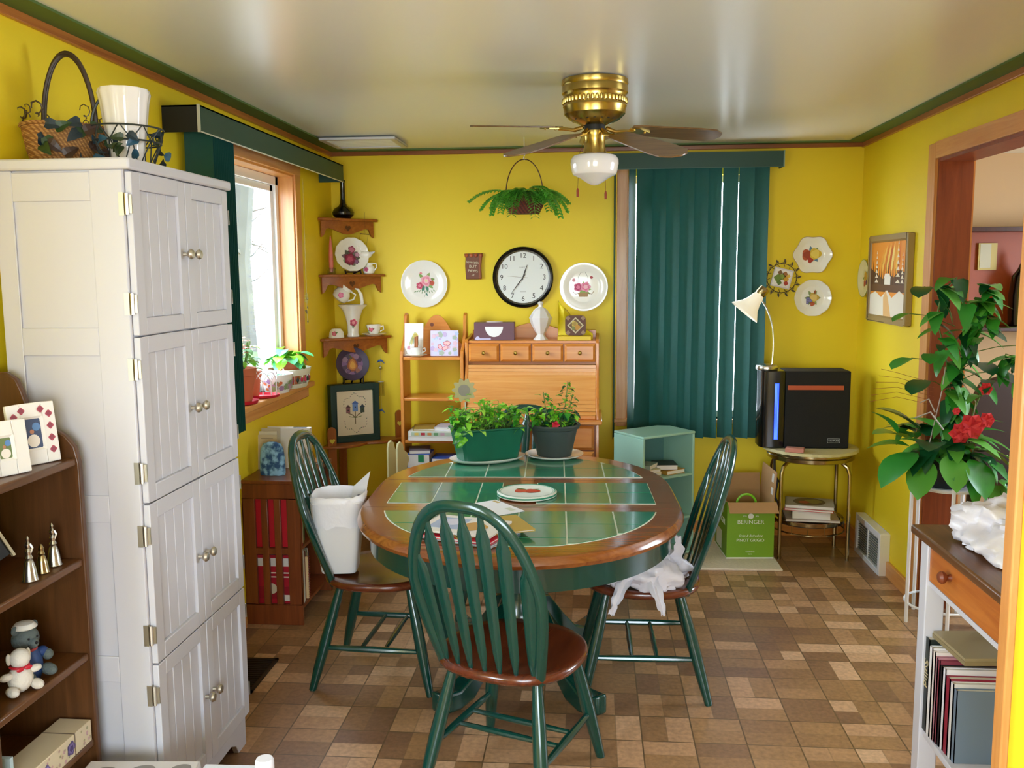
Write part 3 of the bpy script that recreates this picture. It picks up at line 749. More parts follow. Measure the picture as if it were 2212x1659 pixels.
for k in range(16):
    x = -W_+.01+k*.0385; h = .05+.05*abs(math.sin(k*1.7)); m_.use('#4a2a16'); m_.prism([(x-.012, -.03), (x+.012, -.03), (x, .0+h)], 'xy', .0243, .0246)
m_.use('#eee6d6').prism([(-W_, -H_), (W_, -H_), (W_, -.09), (.2, -.06), (.08, -.10), (0, -.06), (-.1, -.10), (-.2, -.07), (-W_, -.09)], 'xy', .0244, .0249)
m_.use('#e8b878').prism([(-.05, -H_), (.08, -H_), (.02, -.10), (-.02, -.06), (-.06, -.10)], 'xy', .0249, .0252)
m_.use('#f2eadc').box(-.05, .05, -.03, .005, .0247, .0252); m_.use('#f2eadc').prism([(-.06, .005), (.06, .005), (.03, .03), (-.04, .03)], 'xy', .0247, .0252)
for (x, s_) in ((-.19, 1), (.17, 1.3), (.24, .9)):
    for k in range(7): m_.use('#efe2cc'); m_.prism([(x-.03*s_*(1-k/8), -.02+k*.026*s_), (x+.03*s_*(1-k/8), -.02+k*.026*s_), (x, .0+k*.026*s_)], 'xy', .0252+.0001*k, .0254+.0001*k)
m_.build('canvas', t, smooth=0)

# wall clock
t = thing('wall_clock', 'round wall clock with black rim and white face with black numerals', 'clock', (-.43, YB, 1.628))
m_ = MB('black_gloss'); m_.T = FACE; m_.lathe([(.16, 0), (.186, 0), (.191, .012), (.189, .03), (.182, .036), (.172, .030), (.170, .016), (.160, .016)], n=64, cap=(False, False)); m_.build('rim', t)
m_ = MB('#e6eae6'); m_.T = FACE; m_.lathe([(.172, 0), (.172, .014), (.001, .014)], n=64); m_.use('#3c3834')
for k in range(1, 13):
    a = PI/2-k*PI/6; m_.text(str(k), .043, Matrix.Translation((.134*math.cos(a), .134*math.sin(a), .0145)), .0003)
for k in range(60):
    a = k*PI/30; m_.use('#7a766f'); line2(m_, [(.158*math.cos(a), .158*math.sin(a)), (.163*math.cos(a), .163*math.sin(a))], .0012, .0146, '#7a766f')
m_.use('#8a8680').text('QUARTZ', .0095, Matrix.Translation((-.004, .062, .0146)), .0002); m_.box(-.02, .02, -.09, -.088, .0145, .0148); m_.build('dial', t)
def hand(name, ang, L, w, back, z, col):
    m_ = MB(col); m_.T = FACE @ Matrix.Rotation(ang, 4, 'Z'); m_.prism([(-w/2, -back), (w/2, -back), (w*.62, L*.45), (w*.2, L), (-w*.2, L), (-w*.62, L*.45)], 'xy', z, z+.0012); m_.build(name, t)
hand('hour_hand', -math.atan2(9, 26), .082, .006, .02, .017, '#2c2420'); hand('minute_hand', math.atan2(-24, 32)+PI+2*0+0 if False else PI-math.atan2(24, 32), .118, .0045, .022, .019, '#2c2420'); hand('second_hand', R(85), .10, .0015, .03, .021, '#9a8a7a')

# small brown sack-shaped plaque
t = thing('wall_plaque', 'small brown sack-shaped wall plaque with white lettering', 'plaque', (-.738, YB, 1.70))
m_ = MB('#6f3a1e'); m_.T = FACE; m_.prism([(-.05, -.082), (.046, -.082), (.044, -.02), (.05, .05), (.056, .08), (-.06, .078), (-.052, .05), (-.055, 0)], 'xy', 0, .02)
m_.use('#8d4a26').prism([(.03, -.08), (.048, -.08), (.046, 0), (.054, .078), (.036, .07), (.03, 0)], 'xy', .0, .026)
for k, c in enumerate(('#a8542c', '#b5603a', '#9a4428', '#a85436')): m_.use(c).sphere((-.045+.03*k, .066, .018), .014, 8, 6, (1, 1, .7))
m_.build('sack', t, bevel=.004)
m_ = MB('#d9d0b0'); m_.T = FACE
for tx, y, s_ in (('love you', .024, .0235), ('BUT', -.003, .026), ('PAWS', -.031, .024), ('off', -.056, .016)):
    if s_ > .01: m_.text(tx, s_, Matrix.Translation((-.006, y, .0205)) @ Matrix.Rotation(R(-3), 4, 'Z'), .0008)
m_.build('lettering', t)

# ================================================================ BLINDS
mat('vane_edge', '#6f8f84', .5)
def vane(x, y, z0, z1, w, ang, parent, lean=0.):
    m = MB('blind_green'); c, s = math.cos(ang), math.sin(ang); rows = []
    for z in (z0, (z0+z1)/2, z1):
        lp = []
        k = 6
        for q in range(k+1): u = -w/2+w*q/k; v = .007*(1-(2*q/k-1)**2); lp.append((x+u*c-v*s+lean*(z1-z), y+u*s+v*c, z))
        for q in range(k, -1, -1): u = -w/2+w*q/k; v = .007*(1-(2*q/k-1)**2)-.0012; lp.append((x+u*c-v*s+lean*(z1-z), y+u*s+v*c, z))
        rows.append(lp)
    m.ring(rows); return m.build('vane', parent, smooth=50)
t = thing('vertical_blinds', 'dark green vertical blinds closed over the window on the back wall', 'blinds', (0, 0, 0))
m_ = MB('valance_green'); m_.box(.105, 1.125, 5.650, 5.658, 2.268, 2.36); m_.box(.105, .112, 5.658, YB, 2.268, 2.36); m_.box(1.118, 1.125, 5.658, YB, 2.268, 2.36); m_.box(.105, 1.125, 5.658, YB, 2.354, 2.36)
m_.use('vane_edge').box(1.121, 1.128, 5.647, 5.655, 2.266, 2.362); m_.use('#33594c').box(.105, 1.125, 5.6485, 5.650, 2.266, 2.27); m_.build('valance', t)
MB('white_paint').box(.13, 1.1, 5.69, 5.72, 2.30, 2.335).build('head_rail', t)
vane(.137, 5.705, .625, 2.30, .088, R(84), t); vane(.240, 5.705, .66, 2.30, .088, R(60), t)
xs = [.315, .398, .481, .564, .647, .730, .826, .922, 1.003]
for i, x in enumerate(xs):
    vane(x, 5.705+.004*(i % 2), .632, 2.30, (.106 if i not in (5, 6, 7) else .0962), R(-30), t, lean=-.004)
t = thing('vertical_blinds', 'dark green vertical blinds drawn aside over the left window behind the pantry', 'blinds', (0, 0, 0))
m_ = MB('valance_green'); m_.box(-1.498, -1.49, 3.48, 5.52, 2.205, 2.305); m_.use('black_matt').box(XL, -1.498, 3.48, 3.486, 2.205, 2.305); m_.use('valance_green').box(XL, -1.498, 5.514, 5.52, 2.205, 2.305); m_.box(XL, -1.49, 3.48, 5.52, 2.299, 2.305)
m_.use('#c9c8b4').box(-1.4905, -1.4885, 3.478, 5.52, 2.203, 2.208); m_.box(-1.499, -1.4885, 3.476, 3.482, 2.203, 2.307); m_.build('valance', t)
MB('white_paint').box(-1.60, -1.54, 3.5, 5.5, 2.245, 2.285).build('head_rail', t)
for i in range(13): vane(-1.560, 3.62+i*.018, .985, 2.25, .115, R(2+(i % 3)), t)

# ================================================================ CEILING FAN
t = thing('ceiling_fan', 'brass ceiling fan with five brown wooden blades and a milk glass light', 'ceiling fan', (.008, 3.78, 2.42))
m_ = MB('brass'); m_.lathe([(.12, 0), (.131, -.004), (.133, -.02), (.129, -.028), (.131, -.034), (.131, -.055), (.127, -.06), (.124, -.066), (.124, -.10), (.127, -.106), (.124, -.113), (.121, -.135), (.10, -.155), (.062, -.172), (.045, -.178)], n=64, cap=(True, False))
for k in range(46):
    a = 2*PI*k/46; m_.sphere((.1255*math.cos(a), .1255*math.sin(a), -.085), .0065, 6, 4, (1, 1, 1.9))
m_.build('motor_housing', t)
m_ = MB('black_matt'); 
for k in range(20):
    a = 2*PI*k/20; m_.T = Matrix.Rotation(a, 4, 'Z') @ Matrix.Translation((.1, 0, -.150)) @ Matrix.Rotation(R(-50), 4, 'Y'); m_.box(-.014, .014, -.005, .005, -.0, .006)
m_.T = Matrix.Identity(4); m_.lathe([(.04, -.17), (.042, -.2), (.03, -.205)], n=24); m_.build('vent_slots', t)
m_ = MB('brass'); m_.lathe([(.03, -.195), (.045, -.20), (.047, -.215), (.042, -.225), (.042, -.26), (.048, -.285), (.052, -.292), (.04, -.295)], n=40); m_.build('light_fitter', t)
m_ = MB('milk_glass'); m_.lathe([(.045, -.286), (.06, -.289), (.085, -.297), (.096, -.312), (.0965, -.33), (.092, -.355), (.088, -.368), (.083, -.372), (.055, -.385), (.034, -.400), (.015, -.410), (.001, -.413)], n=48, cap=(False, True)); m_.build('glass_shade', t)
m_ = MB('brass'); m_.tube([(-.035, .02, -.21), (-.06, .03, -.28), (-.068, .03, -.42)], .0012, 5); m_.use('#8a3a1a').tube([(-.068, .03, -.42), (-.068, .03, -.43), (-.068, .03, -.455)], [.003, .0055, .005], 8); m_.build('pull_chain', t)
m_ = MB('brass'); m_.tube([(.035, .05, -.21), (.045, .07, -.30), (.046, .07, -.43)], .0012, 5); m_.use('#8a3a1a').tube([(.046, .07, -.43), (.046, .07, -.44), (.046, .07, -.462)], [.003, .0055, .005], 8); m_.build('pull_chain', t)
tips = [(18, -.205, -11), (90, -.17, -9), (162, -.145, -8), (234, -.345, -2), (306, -.355, 15)]
for ang, zt, pit in tips:
    droop = math.atan2(-(zt+.185), .53)
    base = Matrix.Rotation(R(ang), 4, 'Z') @ Matrix.Translation((0, 0, -.185)) @ Matrix.Rotation(droop, 4, 'Y')
    m_ = MB('fan_wood'); m_.T = base @ Matrix.Translation((.15, 0, 0)) @ Matrix.Rotation(R(pit), 4, 'X')
    m_.prism([(0, -.045), (.03, -.052), (.28, -.068), (.35, -.064), (.385, -.035), (.395, 0), (.385, .035), (.35, .064), (.28, .068), (.03, .052), (0, .045)], 'xy', -.003, .003)
    bl = m_.build('blade', t, bevel=.001)
    m_ = MB('brass'); m_.T = base
    m_.tube([(.05, 0, .0), (.085, .012, -.012), (.12, .012, -.008), (.16, .02, -.004)], [.008, .006, .006, .005], 8); m_.tube([(.05, 0, .0), (.085, -.012, -.012), (.12, -.012, -.008), (.16, -.02, -.006)], [.008, .006, .006, .005], 8)
    m_.T = base @ Matrix.Translation((.15, 0, 0)) @ Matrix.Rotation(R(pit), 4, 'X'); m_.prism([(-.01, -.03), (.03, -.034), (.06, -.012), (.085, 0), (.06, .012), (.03, .034), (-.01, .03)], 'xy', -.007, -.0032)
    for x, y in ((.01, -.022), (.01, .022), (.062, 0)): m_.sphere((x, y, -.008), .005, 8, 6)
    m_.build('blade_iron', bl)

# ================================================================ HANGING FERN
mat('fern', '#66b83e', .5, var=.35, vscale=30)
t = thing('hanging_fern', 'green fern in a reddish-brown wicker basket hanging from the ceiling', 'hanging plant', (-.385, 5.30, 2.0))
m_ = MB('wicker_red'); m_.lathe([(.08, -.01), (.085, -.01), (.105, .03), (.128, .085), (.134, .10), (.128, .10), (.11, .08), (.08, .0)], n=6, sx=1.0, sy=.8, cap=(True, True)); m_.build('basket', t)
m_ = MB('#5a3a1e'); m_.tube(arc((0, 0, .10), .105, 0, PI, 20, 'xz', .195), .0035, 6); m_.build('handle', t)
m_ = MB('white_gloss'); m_.tube([(0, 0, .418), (0, 0, .34), (.006, 0, .325), (0, 0, .312), (-.006, 0, .297), (0, 0, .29), (.006, 0, .30)], .0022, 6); m_.build('hook', t)
m_ = MB('fern'); rf = random.Random(3)
def frond(m, base, az, el, L, droop, rnd, w=.035):
    d = Vector((math.cos(az)*math.cos(el), math.sin(az)*math.cos(el), math.sin(el))); p = Vector(base); n = 13; pts = [p.copy()]
    for i in range(n):
        d = (d+Vector((0, 0, -droop/n))).normalized(); p = p+d*L/n; pts.append(p.copy())
        sd = d.cross(Vector((0, 0, 1)));
        if sd.length < .01: sd = Vector((1, 0, 0))
        sd.normalize(); ll = w*(1.15-.8*abs(i/n-.35))
        for s_ in (-1, 1): m.leaf(p, sd*s_+d*.35, Vector((0, 0, 1)), ll*1.25, .024, .25, 2, 'oval', .1)
    m.tube(pts, .0013, 4)
for k in range(44):
    az = rf.uniform(0, 2*PI); L = rf.uniform(.10, .21)
    frond(m_, (.05*math.cos(az), .04*math.sin(az), .10), az, rf.uniform(.3, .95), L, rf.uniform(1.4, 2.6), rf)
for az, L, el, dr in ((PI, .27, .55, 1.3), (PI+.3, .22, .4, 1.6), (-.1, .23, .5, 2.0), (-.45, .24, .45, 2.4), (-1.2, .22, .5, 3.0), (-1.9, .2, .5, 3.0), (3.6, .2, .5, 2.6), (.3, .22, .6, 1.6)): frond(m_, (.06*math.cos(az), .05*math.sin(az), .10), az, el, L, dr, rf, .04)
m_.build('foliage', t, smooth=0)

# ================================================================ ON TOP OF THE PANTRY
ZP = 1.970
t = thing('wicker_basket', 'large brown wicker basket with tall twig handle on top of the pantry', 'basket', (-1.535, 2.66, ZP))
m_ = MB('wicker'); m_.lathe([(.085, 0), (.095, .004), (.108, .05), (.118, .115), (.123, .118), (.121, .125), (.112, .122), (.10, .05), (.085, .01)], n=48, sx=1.0, sy=1.35); m_.build('basket_body', t)
m_ = MB('#3a2a1c')
for dz in (0, .006): m_.tube(arc((0, 0, .11+dz), .08, 0, PI, 24, 'xz', .225), .0065, 6)
m_.T = Matrix.Rotation(R(8), 4, 'Z'); m_.tube(arc((0, 0, .115), .078, 0, PI, 24, 'xz', .222), .005, 6); m_.build('handle', t)
m_ = MB('#4a3a22'); rb = random.Random(11)
for k in range(16):
    a = rb.uniform(0, 6.28); c = Vector((.115*math.cos(a), .145*math.sin(a), .125)); r_ = rb.uniform(.008, .018)
    m_.tube([c+Vector((r_*q/9*math.cos(q*.9), rb.uniform(-.004, .004), .012+r_*q/9*math.sin(q*.9)+q*.003)) for q in range(12)], .0016, 5)
    m_.build('vine_tendril', t); m_ = MB('#4a3a22')
mat('leaf_blue', '#1c2c34', .6, var=.3, vscale=30)
m_ = MB('leaf_blue')
for k in range(26):
    a = rb.uniform(-1.9, .5); z = rb.uniform(.02, .13); c = (.125*math.cos(a), .165*math.sin(a), z); m_.use(('leaf_blue', '#26401c', '#3a2418')[k % 3]); m_.leaf(c, (rb.uniform(-.3, 1), rb.uniform(-1, 1), rb.uniform(-.7, .5)), (math.cos(a), math.sin(a), .3), .045, .042, .4, 4, 'heart')
m_.build('grape_leaves', t, smooth=0)
t = thing('wire_basket', 'dark wire basket trimmed with vine leaves around the white vase', 'basket', (-1.362, 2.66, ZP))
m_ = MB('#2c3230')
for z, r_ in ((.0, .065), (.075, .092), (.115, .10)): m_.tube([(r_*math.cos(a), r_*math.sin(a)*1.1, z+.004) for a in [2*PI*k/28 for k in range(28)]], .0028, 6, close=True)
for k in range(10):
    a = 2*PI*k/10
    for s_ in (-.3, .3): m_.tube([(.065*math.cos(a), .0715*math.sin(a), .004), (.092*math.cos(a+s_), .101*math.sin(a+s_), .078), (.10*math.cos(a+2*s_), .11*math.sin(a+2*s_), .118)], .002, 5)
m_.tube(arc((0, -.02, .115), .098, PI*.62, PI, 12, 'xz', .12), .004, 6); m_.build('wire_body', t)
m_ = MB('leaf_blue')
for k in range(22):
    a = rb.uniform(-2.6, 1.); z = rb.uniform(.02, .11); c = (.097*math.cos(a), .108*math.sin(a), z); m_.use(('leaf_blue', '#24506a', '#2c3c20')[k % 3]); m_.leaf(c, (rb.uniform(-1, 1), rb.uniform(-1, 1), rb.uniform(-.8, .5)), (math.cos(a), math.sin(a), .3), .035, .034, .4, 4, 'heart')
m_.build('vine_leaves', t, smooth=0)
m_ = MB('milk_glass'); m_.lathe([(.045, .006), (.05, .01), (.047, .03), (.05, .06), (.06, .13), (.067, .19), (.073, .215), (.069, .228), (.064, .214), (.058, .14), (.044, .05)], n=64, flute=12, fa=.02, cap=(True, True))
tag(m_.build('vase'), 'white milk glass vase with ruffled rim on top of the pantry', 'vase', loc=(-1.365, 2.66, ZP+.004))
# ================================================================ WINDOW SILL
ZS = 1.05
def pot(m, r0, r1, h, z=0., matn='terracotta'):
    m.use(matn); m.lathe([(r0, z), (r0*1.01, z+.002), (r1*.93, z+h*.78), (r1, z+h*.79), (r1*1.02, z+h), (r1*.93, z+h), (r1*.88, z+h*.8), (r1*.86, z+h*.9-.0)], n=40, cap=(True, False))
    m.use('soil'); m.lathe([(r1*.88, z+h*.88), (.001, z+h*.9)], n=24, cap=(False, True))
t = thing('potted_plant', 'flowering begonia in a terracotta pot on a red saucer, nearest on the sill', 'potted plant', (-1.668, 4.20, ZS), group='plants on the window sill')
m_ = MB('crimson'); m_.lathe([(.06, 0), (.073, .003), (.078, .016), (.075, .016), (.07, .006), (.001, .005)], n=40); m_.build('saucer', t)
m_ = MB(); pot(m_, .05, .072, .145, .006); m_.build('pot', t)
rl = random.Random(5); m_ = MB('leaf_bright'); mf = MB('#e88a6a')
for k in range(60):
    a = rl.uniform(0, 6.28); r_ = rl.uniform(0, .065); z = .14+rl.uniform(.0, .10); c = (r_*math.cos(a), r_*math.sin(a)*1.2, z)
    (m_.use(('leaf_bright', '#8fc436', '#7fb07a')[k % 3])).leaf(c, (math.cos(a), math.sin(a), rl.uniform(-.2, .8)), (0, 0, 1), .04, .032, .5, 4, 'round')
for k in range(14): a = rl.uniform(0, 6.28); m_.use('stem').tube([(0.02*math.cos(a), .02*math.sin(a), .13), (.04*math.cos(a), .05*math.sin(a), .2), (.05*math.cos(a), .07*math.sin(a), .26)], .0018, 5)
for k in range(30):
    a = rl.uniform(0, 6.28); r_ = rl.uniform(.01, .075); z = .19+rl.uniform(0, .085); mf.use(('#e88a6a', '#e06a5c', '#f0a890')[k % 3])
    for q in range(4): mf.leaf((r_*math.cos(a), r_*math.sin(a)*1.25, z), (math.cos(q*1.57), math.sin(q*1.57), .4), (0, 0, 1), .018, .014, .3, 3, 'round')
m_.build('foliage', t, smooth=0); mf.build('blossoms', t, smooth=0)
t = thing('potted_plant', 'low terracotta pot with a small pale plant behind the arched wire holder', 'potted plant', (-1.70, 4.395, ZS), group='plants on the window sill')
m_ = MB(); pot(m_, .045, .06, .12, .0); m_.build('pot', t); m_ = MB('#9ab08a')
for k in range(16): a = rl.uniform(0, 6.28); m_.leaf((.01, .0, .11), (math.cos(a), math.sin(a), rl.uniform(.5, 2)), (0, 0, 1), .06, .022, .6, 4)
m_.build('foliage', t, smooth=0)
t = thing('wire_plant_holder', 'white arched wire fence holder standing on a red tray', 'plant holder', (-1.632, 4.43, ZS))
m_ = MB('crimson'); m_.lathe([(.05, 0), (.064, .003), (.068, .014), (.065, .014), (.06, .005), (.001, .004)], n=40); m_.build('tray', t)
m_ = MB('white_gloss')
for k in range(6):
    a0, a1 = R(-150+k*38), R(-150+(k+2)*38)
    pts = [(.056*math.cos(a0), .056*math.sin(a0), .005), (.056*math.cos(a0), .056*math.sin(a0), .07)]
    for q in range(1, 6): a = a0+(a1-a0)*q/10; pts.append((.056*math.cos(a), .056*math.sin(a), .07+.045*math.sin(PI*q/10)))
    m_.tube(pts, .0022, 5)
    pts = [(.056*math.cos(a1), .056*math.sin(a1), .005), (.056*math.cos(a1), .056*math.sin(a1), .07)]
    for q in range(9, 4, -1): a = a0+(a1-a0)*q/10; pts.append((.056*math.cos(a), .056*math.sin(a), .07+.045*math.sin(PI*q/10)))
    m_.tube(pts, .0022, 5)
m_.build('wire_arches', t)
t = thing('flower_bowl', 'white oval cachepot painted with orange and violet flowers on the sill edge', 'planter', (-1.635, 4.63, ZS))
m_ = MB('porcelain'); m_.lathe([(.048, 0), (.052, .0), (.062, .03), (.07, .07), (.072, .085), (.068, .085), (.064, .07), (.05, .01)], n=48, sy=1.25, cap=(True, True))
for k in range(34):
    a = rl.uniform(-2.2, 1.2); z = rl.uniform(.02, .06); r_ = .058+.012*z/.07+.002; c = Vector((r_*math.cos(a)+.002, r_*1.25*math.sin(a), z)); nn = Vector((math.cos(a), math.sin(a)/1.25, -.2)).normalized(); u = nn.cross(Vector((0, 0, 1))).normalized(); v = u.cross(nn)
    m_.use(('#c86a3c', '#9a7a9c', '#8a9a6a', '#b08aa8', '#7f9468')[k % 5]); m_.disc(c+nn*.001, rl.uniform(.007, .014), u, v, 12, 5, .15)
m_.build('bowl', t)
m_ = MB('leaf_mid')
for k in range(24): a = rl.uniform(0, 6.28); m_.use('#5a8a5a' if k % 2 else '#3f7a4a'); m_.leaf((.045*rl.random()*math.cos(a), .06*rl.random()*math.sin(a), .072), (math.cos(a), math.sin(a), 1.), (0, 0, 1), .02, .012, .4, 3)
m_.build('succulents', t, smooth=0)
t = thing('potted_plant', 'bright green broad-leaved plant in terracotta pot at the far end of the sill', 'potted plant', (-1.655, 4.865, ZS), group='plants on the window sill')
m_ = MB(); pot(m_, .045, .062, .105, .012); m_.build('pot', t)
m_ = MB('leaf_bright')
for k in range(36):
    a = rl.uniform(0, 6.28); e = rl.uniform(.1, 1.3); r_ = rl.uniform(.02, .06); c = (r_*math.cos(a), r_*math.sin(a)*1.3, .12+rl.uniform(0, .06)); m_.use(('leaf_bright', '#7ec82a', '#4fae6a')[k % 3])
    m_.leaf(c, (math.cos(a), math.sin(a)*1.4, math.sin(e)*.9-.2), (0, 0, 1), .068, .06, .8, 6, 'round', .1)
m_.build('foliage', t, smooth=0)
t = thing('metal_planter', 'cream oval metal planter with side hooks and painted red decoration', 'planter', (-1.645, 4.865, ZS+.0))
m_ = MB('#dcd8c0'); m_.lathe([(.075, 0), (.078, 0), (.085, .02), (.084, .02), (.075, .002)], n=48, sy=1.35, cap=(True, True)); m_.use('#e8e4cc').lathe([(.088, .062), (.095, .09), (.099, .09), (.092, .06)], n=48, sy=1.35, cap=(False, False))
for k in range(14):
    a = 2*PI*k/14; m_.tube([(.084*math.cos(a), .084*1.35*math.sin(a), .018), (.09*math.cos(a), .09*1.35*math.sin(a), .065)], .002, 5)
for s_ in (-1, 1): m_.tube([(.02, s_*.128, .085), (.02, s_*.145, .10), (.02, s_*.152, .088), (.02, s_*.142, .08)], .0025, 6)
for k in range(10):
    a = R(-70+k*14); c = Vector((.089*math.cos(a), .089*1.35*math.sin(a), .04)); m_.use(('#b8264a', '#c23a5c', '#2a3a3a')[k % 3]).sphere(c, .012, 8, 6, (.4, 1.2, 1))
m_.build('planter_body', t)
t = thing('hanging_flower_ornament', 'hanging ornament of a cream daisy with three grey leaves by the window', 'ornament', (-1.588, 5.035, 1.42))
m_ = MB('#dcd68a')
for k in range(12): a = k*PI/6; m_.leaf((0, .006*math.cos(a), .105+.006*math.sin(a)), (.02, math.cos(a), math.sin(a)), (1, 0, 0), .03, .013, .1, 4)
m_.use('#a8a070').sphere((.003, 0, .105), .008, 10, 8); m_.build('daisy', t, smooth=0)
for (y, z, a) in ((.014, .055, .1), (-.014, .03, 2.6), (.008, -.02, .3)):
    m_ = MB('#77705c'); m_.leaf((0, y-.018*math.cos(a), z-.018*math.sin(a)), (0, math.cos(a), math.sin(a)), (1, 0, 0), .036, .02, .1, 4); m_.build('leaf', t, smooth=0)
m_ = MB('#8a866a'); m_.tube([(0, 0, -.04), (0, .0, .105), (0, 0, .76)], .0006, 4); m_.build('thread', t)

for o_ in COL.objects:
    if o_.parent is None and o_.location.x < -1.6 and abs(o_.location.z-ZS) < .01: o_.scale = (1.14, 1.14, 1.14)
# ================================================================ CORNER SHELVES
def heart(cx, cy, s, n=24):
    out = []
    for k in range(n):
        a = 2*PI*k/n; out.append((cx+s*.062*16*math.sin(a)**3, cy+s*.062*(13*math.cos(a)-5*math.cos(2*a)-2*math.cos(3*a)-math.cos(4*a))))
    return out
def sc(o, k): o.scale = (k, k, k)
def corner_shelf(z, ax, ay, label):
    t = thing('corner_shelf', label, 'shelf', (XL, YB, z), group='brown corner shelves')
    m_ = MB('shelf_brown'); m_.prism([(.001, -.001), (ax+.02, -.001), (ax+.02, -.03), (.035, -ay-.015), (.001, -ay-.015)], 'xy', -.016, 0); m_.build('shelf_board', t, bevel=.004)
    L_ = math.hypot(ax-.02, ay-.03); ang = math.atan2(ay-.03, ax-.02)
    m_ = MB('shelf_brown'); m_.T = Matrix.Translation((.015, -ay+.01, 0)) @ Matrix.Rotation(ang, 4, 'Z')
    H_ = .10; n = 22; top = [(0, -.016), (L_, -.016)]; bot = []
    for k in range(n+1):
        u = 1-k/n; q = abs(u-.5)*2
        z_ = -.016-H_*(.62+.18*math.cos(PI*q*1.25)) if q < .8 else -.016-H_*(.42+.58*min(1, (q-.8)/.14))
        bot.append((u*L_, z_))
    m_.prism([top[0]]+[top[1]]+bot, 'xz', 0, .014)
    m_.use('#5a3010').prism(heart(L_/2, -.058, .020), 'xz', -.0012, .0)  # dark heart inlay paints the shade of a cut-out; no hole is cut
    m_.build('apron', t, bevel=.002)
    return t, ang, L_
corner_shelf(1.995, .275, .30, 'topmost brown corner shelf, holding the black long-necked bottle')
corner_shelf(1.655, .315, .32, 'middle brown corner shelf, holding a rose plate and a pink candle')
corner_shelf(1.268, .345, .33, 'lowest brown corner shelf, holding a trumpet vase and a rose teacup')
m_ = MB('black_gloss'); m_.lathe([(.03, 0), (.045, .004), (.066, .025), (.068, .04), (.055, .062), (.03, .076), (.018, .095), (.015, .13), (.0145, .22), (.018, .235), (.014, .236)], n=40)
tag(m_.build('bottle'), 'black round bottle with a long narrow neck on the top corner shelf', 'bottle', loc=(XL+.105, YB-.115, 1.995))
# middle shelf
def p_darkrose(m, z):
    for a in range(9): leafd(m, -.005, -.015, a*.72, .05, .03, z, ('#5a5a48', '#7a6a6a', '#8a9a7a')[a % 3])
    flower(m, -.01, -.022, .03, z+.001, ['#7c1c34', '#96284a', '#b8506a']); flower(m, .002, .028, .018, z+.001, ['#8e3050', '#c0728a']); flower(m, .028, .0, .013, z+.001, ['#a0607c', '#c89ab0']); flower(m, .022, -.035, .013, z+.001, ['#6a4060', '#8a6080'])
    leafd(m, .0, -.05, 5.6, .035, .02, z, '#6a7a5a')
t = thing('display_plate', 'white scalloped plate with dark red roses standing on the middle corner shelf', 'plate', (XL+.155, YB-.135, 1.655), R(28))
o = wall_plate('plate', None, (0, .005, .098), .088, p_darkrose, flute=14, fa=.015, rim='#dcd4c0', tilt=R(-12)); o.parent = t
m_ = MB('#2a1a16'); m_.tube([(-.04, -.03, .004), (-.04, -.02, .02), (-.03, .012, .012), (-.02, .05, .004)], .004, 6); m_.tube([(.04, -.03, .004), (.04, -.02, .02), (.03, .012, .012), (.02, .05, .004)], .004, 6); m_.tube([(-.03, .012, .012), (.03, .012, .012)], .004, 6); m_.build('plate_stand', t)
t = thing('candle_holder', 'pink taper candle in a small clear glass holder on the middle corner shelf', 'candle', (XL+.05, YB-.225, 1.655))
m_ = MB('clear_glass'); m_.lathe([(.02, 0), (.022, .004), (.02, .02), (.024, .03), (.018, .034), (.012, .03)], n=20); m_.build('glass_holder', t)
m_ = MB('#e07a6a'); m_.lathe([(.009, .012), (.0115, .05), (.011, .10), (.008, .15), (.002, .195)], n=16); m_.build('candle', t)
def jug(m, c, s, matn='porcelain'):
    m.use(matn); m.lathe([(.02*s, 0), (.03*s, .006*s), (.036*s, .022*s), (.032*s, .042*s), (.022*s, .052*s), (.026*s, .066*s), (.022*s, .066*s), (.018*s, .052*s)], c, n=28)
    m.tube([(c[0]+.024*s, c[1], c[2]+.06*s), (c[0]+.045*s, c[1], c[2]+.062*s), (c[0]+.05*s, c[1], c[2]+.04*s), (c[0]+.034*s, c[1], c[2]+.02*s)], .0035*s, 6)
m_ = MB(); jug(m_, (0, 0, 0), .9); flower(m_, 0, 0, .001, 0, ['#c8507a']); m_.T = Matrix.Translation((0, -.0325, .024)) @ FACE; flower(m_, 0, 0, .012, 0, ['#c86a8a', '#b03a64']); leafd(m_, 0, 0, 2.4, .018, .008, 0, '#5a7a4a')
tag(m_.build('cream_pitcher'), 'small white pitcher with pink flower on the middle corner shelf', 'pitcher', loc=(XL+.25, YB-.085, 1.655), rz=R(-12))
def goose(m):
    m.sphere((0, 0, 0), .02, 12, 8, (1.5, .7, .9)); m.tube([(-.02, 0, .006), (-.03, 0, .022), (-.028, 0, .036)], [.008, .0055, .005], 8); m.sphere((-.03, 0, .038), .0075, 10, 8); m.use('#d08a3a').tube([(-.036, 0, .037), (-.046, 0, .034)], [.003, .0008], 6); m.use('#dcdcdc').tube([(.022, 0, .004), (.045, 0, .014)], [.01, .002], 6)
t = thing('goose_mobile', 'white porcelain geese hanging on threads from the top corner shelf', 'ornament', (XL+.235, YB-.10, 1.775))
m_ = MB('porcelain'); goose(m_); m_.build('goose', t); m_ = MB('#e6d2c8'); m_.T = Matrix.Translation((-.045, .02, .015)) @ Matrix.Scale(.8, 4); goose(m_); m_.build('goose', t)
m_ = MB('#6a4a2a'); m_.tube([(-.025, 0, .10), (.025, 0, .095)], .002, 5); m_.tube([(-.045, .02, .03), (-.022, 0, .10)], .0005, 4); m_.tube([(.0, 0, .015), (.015, 0, .096)], .0005, 4); m_.tube([(.0, 0, .098), (.0, 0, .20)], .0005, 4); m_.build('hanger', t)
